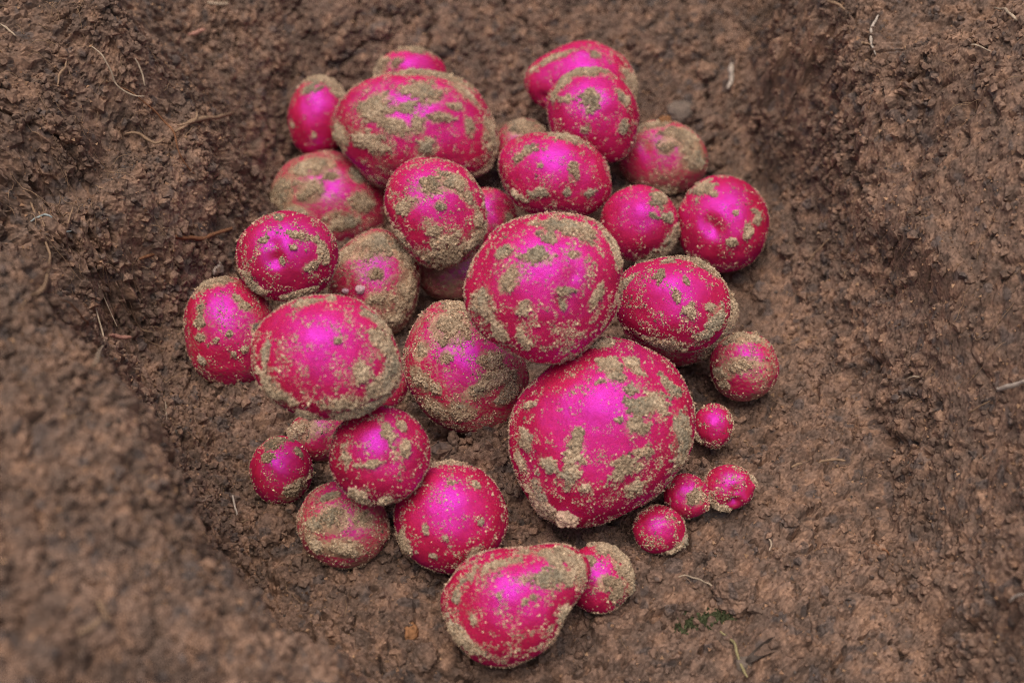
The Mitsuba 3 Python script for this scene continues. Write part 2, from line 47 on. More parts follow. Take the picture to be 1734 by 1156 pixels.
    {'n': 16, 'c': [-0.0659, 0.0342, 0.0023], 'f': [[0.9953, 0.0594, -0.0761], [0.004, 0.7619, 0.6477], [0.0964, -0.645, 0.7581]], 'o': [20.99, 23.06, 25.41, 25.75, 23.75, 23.07, 23.33, 22.96, 22.65, 24.96, 26.2, 22.26], 'd': 20.74, 'dust': 0.4, 'grain': 1.0, 'patches': [[-0.022, 0.739, 0.674, 0.39, -0.0, 0.013, 0.0, 0.191, -0.209], [0.588, 0.463, 0.663, 0.13, -0.0, -0.115, 0.0, 0.217, -0.151], [0.663, -0.209, 0.719, 0.173, -0.0, -0.16, 0.0, 0.303, 0.088], [0.022, 0.171, 0.985, 0.121, -0.0, -0.003, 0.0, 0.104, -0.018], [-0.754, 0.476, 0.453, 0.156, -0.0, 0.259, 0.0, 0.13, -0.137], [0.098, -0.341, 0.935, 0.243, -0.0, -0.025, 0.0, 0.13, 0.047], [0.347, -0.666, 0.661, 0.217, -0.0, -0.114, 0.0, 0.139, 0.14]], 'bumps': [], 'label': 'dull soil coated potato with a pale sprout nub left of the middle', 'sprouts': [([-0.296, -0.129, 0.946], np.float64(0.00228), np.float64(0.002), np.float64(0.00164)), ([-0.589, -0.165, 0.791], np.float64(0.00171), np.float64(0.00114), np.float64(0.0011))]},
    {'n': 17, 'c': [-0.1286, -0.0085, 0.0177], 'f': [[0.9804, 0.1211, -0.1551], [0.0013, 0.7841, 0.6206], [0.1968, -0.6087, 0.7687]], 'o': [20.75, 21.3, 23.45, 24.84, 24.9, 22.51, 20.02, 21.13, 23.94, 25.15, 25.13, 22.67], 'd': 19.95, 'dust': 0.28, 'grain': 0.8, 'patches': [[0.287, 0.521, 0.804, 0.111, -0.0, -0.04, 0.0, 0.078, -0.05], [0.155, 0.635, 0.757, 0.089, -0.0, -0.018, 0.0, 0.067, -0.056], [-0.587, 0.218, 0.78, 0.089, -0.0, 0.067, 0.0, 0.111, -0.031], [-0.58, -0.102, 0.808, 0.089, -0.0, 0.064, 0.0, 0.078, 0.01], [-0.265, -0.159, 0.951, 0.056, -0.0, 0.015, 0.0, 0.056, 0.009], [-0.505, -0.547, 0.667, 0.067, -0.0, 0.05, 0.0, 0.056, 0.046], [0.001, -0.016, 1.0, 0.056, -0.0, -0.0, 0.0, 0.056, 0.001], [0.264, -0.324, 0.909, 0.078, -0.0, -0.023, 0.0, 0.056, 0.02], [-0.531, 0.481, 0.697, 0.067, -0.0, 0.051, 0.0, 0.067, -0.046], [0.064, -0.398, 0.915, 0.056, -0.0, -0.004, 0.0, 0.056, 0.024], [-0.31, 0.884, 0.349, 0.222, -0.0, 0.182, 0.0, 0.067, -0.155], [0.536, 0.084, 0.84, 0.089, -0.0, -0.057, 0.0, 0.089, -0.009]], 'bumps': [[-0.106, 0.38, 0.919, 0.07, -0.04]], 'label': 'dusty oval potato at the far left edge dotted with small soil crumbs'},
    {'n': 18, 'c': [-0.0208, -0.041, 0.0319], 'f': [[0.9994, 0.021, -0.0269], [-0.0007, 0.8006, 0.5992], [0.0342, -0.5988, 0.8002]], 'o': [27.48, 23.91, 22.09, 27.98, 31.2, 28.91, 26.21, 24.36, 25.1, 27.38, 29.39, 30.0], 'd': 22.71, 'dust': 0.38, 'grain': 1.1, 'patches': [[-0.18, 0.664, 0.726, 0.243, -0.0, 0.06, 0.0, 0.197, -0.18], [-0.067, 0.956, 0.287, 0.227, -0.0, 0.04, 0.0, 0.068, -0.172], [-0.636, 0.301, 0.71, 0.099, -0.0, 0.088, 0.0, 0.106, -0.045], [-0.274, 0.204, 0.94, 0.083, -0.0, 0.024, 0.0, 0.083, -0.018], [-0.711, -0.137, 0.69, 0.143, -0.052, 0.137, 0.039, 0.107, 0.061], [-0.481, -0.291, 0.827, 0.066, 0.038, 0.052, -0.057, 0.099, 0.002], [0.532, -0.103, 0.841, 0.212, -0.0, -0.134, 0.0, 0.114, 0.014], [0.425, 0.169, 0.889, 0.167, -0.0, -0.08, 0.0, 0.152, -0.029], [0.267, -0.251, 0.93, 0.23, 0.133, -0.03, -0.049, 0.085, 0.037], [-0.053, -0.66, 0.75, 0.19, -0.0, 0.013, 0.0, 0.114, 0.1], [0.661, -0.299, 0.689, 0.155, 0.109, -0.102, -0.052, 0.075, 0.082], [-0.47, -0.646, 0.602, 0.145, -0.122, -0.017, 0.063, 0.076, 0.131]], 'bumps': [], 'label': 'soil smeared potato in the hollow between the two big front potatoes'},
    {'n': 19, 'c': [0.0619, 0.0589, 0.0176], 'f': [[0.9959, -0.0556, 0.0712], [-0.0075, 0.7342, 0.6789], [-0.09, -0.6767, 0.7308]], 'o': [18.91, 18.76, 18.47, 18.33, 18.47, 18.76, 18.91, 18.76, 18.47, 18.33, 18.47, 18.76], 'd': 17.18, 'dust': 0.1, 'grain': 0.3, 'patches': [[0.524, 0.586, 0.618, 0.228, -0.132, -0.069, 0.102, 0.177, -0.255], [0.336, 0.183, 0.924, 0.102, -0.0, -0.037, 0.0, 0.102, -0.02], [0.632, -0.709, 0.312, 0.254, 0.068, -0.296, -0.042, 0.155, 0.359], [0.728, 0.152, 0.668, 0.132, -0.0, -0.143, 0.0, 0.146, -0.033]], 'bumps': [], 'label': 'pink potato between the shiny upper potato and the far right one'},
    {'n': 20, 'c': [0.0783, 0.1188, 0.0025], 'f': [[0.9943, -0.0655, 0.0839], [-0.0137, 0.7029, 0.7111], [-0.1056, -0.7082, 0.698]], 'o': [23.24, 21.7, 20.06, 19.7, 20.83, 22.69, 23.24, 21.7, 20.06, 19.7, 20.83, 22.69], 'd': 19.08, 'dust': 0.4, 'grain': 0.3, 'patches': [[0.062, 0.25, 0.966, 0.171, -0.0, -0.011, 0.0, 0.147, -0.038], [0.476, 0.521, 0.708, 0.342, -0.0, -0.23, 0.0, 0.22, -0.162], [0.031, 0.951, 0.307, 0.147, -0.0, -0.012, 0.0, 0.11, -0.275], [0.532, 0.164, 0.831, 0.122, -0.0, -0.078, 0.0, 0.122, -0.024], [-0.259, 0.852, 0.454, 0.269, -0.0, 0.153, 0.0, 0.098, -0.183], [0.739, -0.026, 0.674, 0.195, -0.0, -0.214, 0.0, 0.22, 0.009], [-0.031, -0.842, 0.538, 0.366, -0.0, 0.021, 0.0, 0.098, 0.153]], 'bumps': [[-0.421, 0.258, 0.87, 0.158, -0.08]], 'label': 'half buried dusty potato at the upper right with soil on its back'},
    {'n': 21, 'c': [0.0056, 0.1324, -0.0031], 'f': [[1.0, -0.0047, 0.006], [-0.001, 0.6967, 0.7174], [-0.0075, -0.7174, 0.6966]], 'o': [14.68, 14.76, 14.91, 14.99, 14.91, 14.76, 14.68, 14.76, 14.91, 14.99, 14.91, 14.76], 'd': 13.72, 'dust': 0.3, 'grain': 0.5, 'patches': [[0.146, 0.73, 0.668, 0.56, -0.0, -0.122, 0.0, 0.32, -0.35], [0.637, 0.212, 0.741, 0.24, -0.0, -0.206, 0.0, 0.32, -0.092]], 'bumps': [], 'label': 'small soil topped potato in the gap behind the shiny upper potato'},
    {'n': 22, 'c': [-0.0124, 0.0876, -0.0107], 'f': [[0.9999, 0.0106, -0.0136], [0.0015, 0.7321, 0.6812], [0.0171, -0.6812, 0.7319]], 'o': [15.16, 15.44, 16.05, 16.38, 16.05, 15.44, 15.16, 15.44, 16.05, 16.38, 16.05, 15.44], 'd': 14.37, 'dust': 0.25, 'grain': 0.5, 'patches': [[0.718, -0.159, 0.678, 0.172, 0.063, -0.167, -0.088, 0.241, 0.149]], 'bumps': [], 'label': 'small red potato wedged behind the egg shaped potato'},
    {'n': 23, 'c': [-0.0298, 0.0492, -0.0083], 'f': [[0.9991, 0.0263, -0.0337], [0.0021, 0.7575, 0.6529], [0.0427, -0.6523, 0.7567]], 'o': [17.55, 16.43, 14.72, 14.04, 14.72, 16.43, 17.55, 16.43, 14.72, 14.04, 14.72, 16.43], 'd': 13.79, 'dust': 0.5, 'grain': 0.3, 'patches': [[-0.427, 0.137, 0.894, 0.142, -0.0, 0.068, 0.0, 0.178, -0.027]], 'bumps': [], 'label': 'dark shaded potato deep in the gap under the egg shaped potato'},
    {'n': 24, 'c': [-0.0509, -0.1076, 0.0672], 'f': [[0.9956, 0.0576, -0.0738], [-0.0075, 0.8343, 0.5513], [0.0933, -0.5483, 0.8311]], 'o': [19.07, 19.07, 19.07, 19.07, 19.07, 19.07, 19.07, 19.07, 19.07, 19.07, 19.07, 19.07], 'd': 17.74, 'dust': 0.08, 'grain': 0.8, 'patches': [[0.167, 0.464, 0.87, 0.128, 0.046, -0.049, -0.077, 0.213, -0.099], [0.44, 0.107, 0.891, 0.181, -0.0, -0.089, 0.0, 0.226, -0.027], [0.44, 0.548, 0.711, 0.078, 0.045, -0.083, -0.068, 0.118, -0.048], [-0.226, -0.202, 0.953, 0.243, 0.052, 0.069, -0.016, 0.077, 0.013], [-0.667, -0.06, 0.743, 0.102, -0.0, 0.091, 0.0, 0.158, 0.013], [-0.667, 0.19, 0.721, 0.09, -0.0, 0.084, 0.0, 0.09, -0.024], [-0.405, -0.845, 0.349, 0.205, -0.096, 0.006, 0.038, 0.082, 0.223], [0.083, -0.905, 0.418, 0.204, -0.0, -0.041, 0.0, 0.057, 0.122]], 'bumps': [[0.226, -0.19, 0.955, 0.107, -0.05]], 'label': 'round lower left potato with a dark soil smudge right of its centre'},
    {'n': 25, 'c': [-0.0994, -0.0772, 0.0087], 'f': [[0.9868, 0.0997, -0.1276], [-0.0146, 0.8395, 0.5432], [0.1613, -0.5342, 0.8298]], 'o': [13.47, 13.76, 14.39, 14.75, 14.39, 13.76, 13.47, 13.76, 14.39, 14.75, 14.39, 13.76], 'd': 12.81, 'dust': 0.14, 'grain': 0.5, 'patches': [[0.371, -0.636, 0.677, 0.331, 0.089, -0.098, -0.053, 0.199, 0.216], [-0.417, 0.381, 0.825, 0.171, -0.0, 0.087, 0.0, 0.137, -0.063], [-0.173, 0.814, 0.555, 0.343, -0.0, 0.107, 0.0, 0.137, -0.201], [0.825, -0.244, 0.51, 0.171, -0.0, -0.277, 0.0, 0.137, 0.065], [0.523, 0.559, 0.644, 0.137, -0.0, -0.111, 0.0, 0.12, -0.104]], 'bumps': [], 'label': 'small round potato at the lower left with a bright point of reflected sky'},
    {'n': 26, 'c': [-0.0671, -0.1186, 0.0332], 'f': [[0.9929, 0.0731, -0.0936], [-0.0152, 0.8599, 0.5103], [0.1178, -0.5053, 0.8549]], 'o': [18.18, 17.49, 16.99, 17.1, 17.74, 18.32, 18.18, 17.49, 16.99, 17.1, 17.74, 18.32], 'd': 16.1, 'dust': 0.38, 'grain': 1.0, 'patches': [[-0.257, 0.141, 0.956, 0.269, -0.0, 0.072, 0.0, 0.24, -0.036], [-0.595, 0.013, 0.804, 0.192, -0.0, 0.142, 0.0, 0.144, -0.002], [0.422, 0.119, 0.899, 0.173, -0.0, -0.081, 0.0, 0.154, -0.02], [0.0, -0.551, 0.835, 0.346, -0.0, -0.0, 0.0, 0.173, 0.114], [-0.623, -0.433, 0.651, 0.192, -0.0, 0.184, 0.0, 0.144, 0.096], [-0.294, 0.642, 0.708, 0.173, -0.0, 0.072, 0.0, 0.077, -0.07]], 'bumps': [[0.898, -0.218, 0.381, 0.187, 0.12]], 'label': 'potato almost wholly coated with brown soil at the lower left front'},
    {'n': 27, 'c': [-0.0243, -0.1188, 0.0391], 'f': [[0.999, 0.0269, -0.0344], [-0.0054, 0.8582, 0.5133], [0.0433, -0.5126, 0.8575]], 'o': [22.41, 22.29, 22.05, 21.94, 22.05, 22.29, 22.41, 22.29, 22.05, 21.94, 22.05, 22.29], 'd': 20.51, 'dust': 0.07, 'grain': 0.8, 'patches': [[-0.428, -0.167, 0.888, 0.06, -0.0, 0.029, 0.0, 0.08, 0.015], [-0.074, -0.329, 0.941, 0.06, -0.0, 0.005, 0.0, 0.06, 0.021], [0.402, -0.624, 0.67, 0.104, 0.06, -0.006, -0.04, 0.069, 0.088], [-0.286, -0.657, 0.697, 0.08, -0.0, 0.033, 0.0, 0.06, 0.057], [0.542, -0.073, 0.837, 0.06, -0.0, -0.039, 0.0, 0.06, 0.005], [0.454, 0.538, 0.711, 0.08, -0.0, -0.051, 0.0, 0.06, -0.045], [-0.816, -0.397, 0.42, 0.087, 0.05, 0.216, -0.11, 0.191, -0.033], [-0.032, 0.968, 0.249, 0.25, -0.0, 0.021, 0.0, 0.05, -0.127], [0.021, 0.596, 0.803, 0.08, -0.0, -0.002, 0.0, 0.06, -0.045]], 'bumps': [[0.573, -0.115, 0.811, 0.105, -0.05]], 'label': 'clean round potato at the front centre with a broad glossy sheen'},
    {'n': 28, 'c': [-0.0852, -0.0561, 0.0039], 'f': [[0.9908, 0.0835, -0.1068], [-0.009, 0.8268, 0.5625], [0.1353, -0.5563, 0.8199]], 'o': [13.59, 12.96, 11.93, 11.5, 11.93, 12.96, 13.59, 12.96, 11.93, 11.5, 11.93, 12.96], 'd': 11.14, 'dust': 0.42, 'grain': 0.4, 'patches': [[-0.699, 0.155, 0.698, 0.398, -0.0, 0.398, 0.0, 0.358, -0.08]], 'bumps': [], 'label': 'shaded potato tucked under the big left front potato'},
    {'n': 29, 'c': [-0.0572, -0.0267, 0.0004], 'f': [[0.9961, 0.0546, -0.0699], [-0.0029, 0.8073, 0.5901], [0.0886, -0.5876, 0.8043]], 'o': [10.26, 10.5, 11.04, 11.34, 11.04, 10.5, 10.26, 10.5, 11.04, 11.34, 11.04, 10.5], 'd': 9.78, 'dust': 0.25, 'grain': 0.5, 'patches': [[0.757, -0.631, 0.173, 0.238, -0.0, -0.474, 0.0, 0.19, 0.316]], 'bumps': [], 'label': 'sliver of pink potato in the dark gap right of the big left front one'},
    {'n': 30, 'c': [0.0009, -0.1573, 0.0436], 'f': [[1.0, -0.001, 0.0013], [0.0003, 0.8862, 0.4633], [-0.0016, -0.4633, 0.8862]], 'o': [23.56, 31.56, 23.91, 19.65, 20.46, 24.11, 26.51, 26.55, 25.66, 23.51, 21.76, 20.62], 'd': 20.19, 'dust': 0.15, 'grain': 1.1, 'patches': [[0.179, 0.861, 0.476, 0.118, -0.0, -0.044, 0.0, 0.063, -0.114], [-0.34, 0.567, 0.75, 0.333, 0.121, 0.059, -0.03, 0.081, -0.075], [0.359, 0.261, 0.896, 0.22, -0.0, -0.088, 0.0, 0.11, -0.032], [0.678, 0.507, 0.533, 0.157, -0.0, -0.2, 0.0, 0.157, -0.15], [-0.591, -0.276, 0.758, 0.055, -0.0, 0.043, 0.0, 0.094, 0.034], [-0.226, 0.072, 0.971, 0.047, -0.0, 0.011, 0.0, 0.063, -0.005], [-0.738, -0.532, 0.416, 0.118, -0.0, 0.209, 0.0, 0.094, 0.121], [0.825, -0.2, 0.528, 0.068, -0.039, -0.121, 0.059, 0.102, -0.053], [-0.637, 0.412, 0.652, 0.128, 0.06, 0.088, -0.03, 0.064, -0.07], [0.623, 0.31, 0.719, 0.142, -0.0, -0.123, 0.0, 0.11, -0.047], [0.16, -0.017, 0.987, 0.063, -0.0, -0.01, 0.0, 0.071, 0.001], [0.282, 0.044, 0.959, 0.047, -0.0, -0.014, 0.0, 0.047, -0.002], [-0.837, 0.044, 0.545, 0.055, -0.0, 0.085, 0.0, 0.11, -0.009]], 'bumps': [], 'label': 'pear shaped potato at the very front with its soil covered tip to the right'},
    {'n': 31, 'c': [0.0336, -0.1414, 0.0306], 'f': [[0.9981, -0.0377, 0.0482], [0.0102, 0.8791, 0.4765], [-0.0603, -0.4751, 0.8779]], 'o': [13.01, 12.9, 13.01, 13.24, 13.36, 13.24, 13.01, 12.9, 13.01, 13.24, 13.36, 13.24], 'd': 12.1, 'dust': 0.2, 'grain': 0.9, 'patches': [[0.245, -0.105, 0.964, 0.2, -0.0, -0.051, 0.0, 0.233, 0.025], [0.677, 0.624, 0.389, 0.25, -0.0, -0.435, 0.0, 0.283, -0.454], [-0.293, 0.431, 0.853, 0.2, -0.0, 0.069, 0.0, 0.167, -0.084], [0.21, 0.877, 0.432, 0.25, -0.0, -0.122, 0.0, 0.133, -0.27], [0.556, -0.348, 0.755, 0.167, -0.0, -0.123, 0.0, 0.233, 0.107]], 'bumps': [], 'label': 'small soil crusted potato tucked behind the tip of the pear shaped one'},
    {'n': 32, 'c': [0.1023, -0.0334, 0.0246], 'f': [[0.9867, -0.1002, 0.1283], [0.0029, 0.7987, 0.6017], [-0.1628, -0.5933, 0.7883]], 'o': [15.1, 15.1, 15.1, 15.1, 15.1, 15.1, 15.1, 15.1, 15.1, 15.1, 15.1, 15.1], 'd': 14.04, 'dust': 0.36, 'grain': 0.7, 'patches': [[-0.103, 0.034, 0.994, 0.484, 0.085, 0.047, -0.034, 0.194, -0.01], [-0.603, -0.207, 0.77, 0.229, -0.0, 0.18, 0.0, 0.131, 0.035], [0.0, 0.879, 0.476, 0.491, -0.0, -0.0, 0.0, 0.115, -0.212], [-0.603, -0.5, 0.621, 0.125, -0.105, 0.037, 0.074, 0.088, 0.142]], 'bumps': [], 'label': 'small dusty round potato lying alone at the right of the pile'},
    {'n': 33, 'c': [0.0858, -0.0656, 0.0259], 'f': [[0.9899, -0.0872, 0.1117], [0.0083, 0.8225, 0.5686], [-0.1415, -0.562, 0.815]], 'o': [8.31, 8.49, 9.08, 9.55, 9.29, 8.66, 8.31, 8.49, 9.08, 9.55, 9.29, 8.66], 'd': 8.0, 'dust': 0.2, 'grain': 1.3, 'patches': [[-0.832, -0.446, 0.329, 0.081, -0.0, 0.176, 0.0, 0.161, 0.189]], 'bumps': [], 'label': 'tiny smooth egg shaped potato right of the largest one'},
    {'n': 34, 'c': [0.0711, -0.1036, 0.0308], 'f': [[0.9924, -0.0759, 0.0972], [0.0133, 0.8494, 0.5275], [-0.1226, -0.5222, 0.844]], 'o': [9.24, 9.0, 8.88, 9.0, 9.24, 9.36, 9.24, 9.0, 8.88, 9.0, 9.24, 9.36], 'd': 8.37, 'dust': 0.26, 'grain': 1.3, 'patches': [[0.387, -0.077, 0.919, 0.325, -0.0, -0.137, 0.0, 0.35, 0.029]], 'bumps': [[0.86, -0.481, 0.173, 0.237, 0.12]], 'label': 'tiny potato with a soil patch on its right half beside the heart shaped one'},
    {'n': 35, 'c': [0.089, -0.0979, 0.0281], 'f': [[0.9883, -0.0937, 0.12], [0.0155, 0.8459, 0.5331], [-0.1515, -0.525, 0.8375]], 'o': [10.43, 10.08, 9.48, 9.21, 9.48, 10.08, 10.43, 10.08, 9.48, 9.21, 9.48, 10.08], 'd': 8.83, 'dust': 0.2, 'grain': 1.3, 'patches': [[-0.485, -0.791, 0.373, 0.212, -0.0, 0.27, 0.0, 0.141, 0.294], [0.957, 0.233, 0.173, 0.094, -0.0, -0.237, 0.0, 0.141, -0.087]], 'bumps': [[0.234, -0.65, 0.723, 0.248, -0.34], [0.289, -0.168, 0.942, 0.198, -0.18], [0.681, -0.487, 0.547, 0.173, 0.12], [0.589, 0.491, 0.642, 0.248, 0.08], [0.954, 0.07, 0.291, 0.124, 0.1]], 'label': 'tiny heart shaped potato with a cleft, rightmost at the lower right'},
    {'n': 36, 'c': [0.0588, -0.118, 0.0286], 'f': [[0.9946, -0.0638, 0.0816], [0.0136, 0.8618, 0.5071], [-0.1027, -0.5033, 0.858]], 'o': [10.43, 10.24, 9.89, 9.72, 9.89, 10.24, 10.43, 10.24, 9.89, 9.72, 9.89, 10.24], 'd': 9.2, 'dust': 0.2, 'grain': 1.3, 'patches': [[0.686, -0.707, 0.173, 0.157, -0.0, -0.283, 0.0, 0.112, 0.208]], 'bumps': [[0.89, -0.423, 0.173, 0.236, 0.1]], 'label': 'tiny bright pink potato with a blunt corner, lowest of the tiny ones'},
]
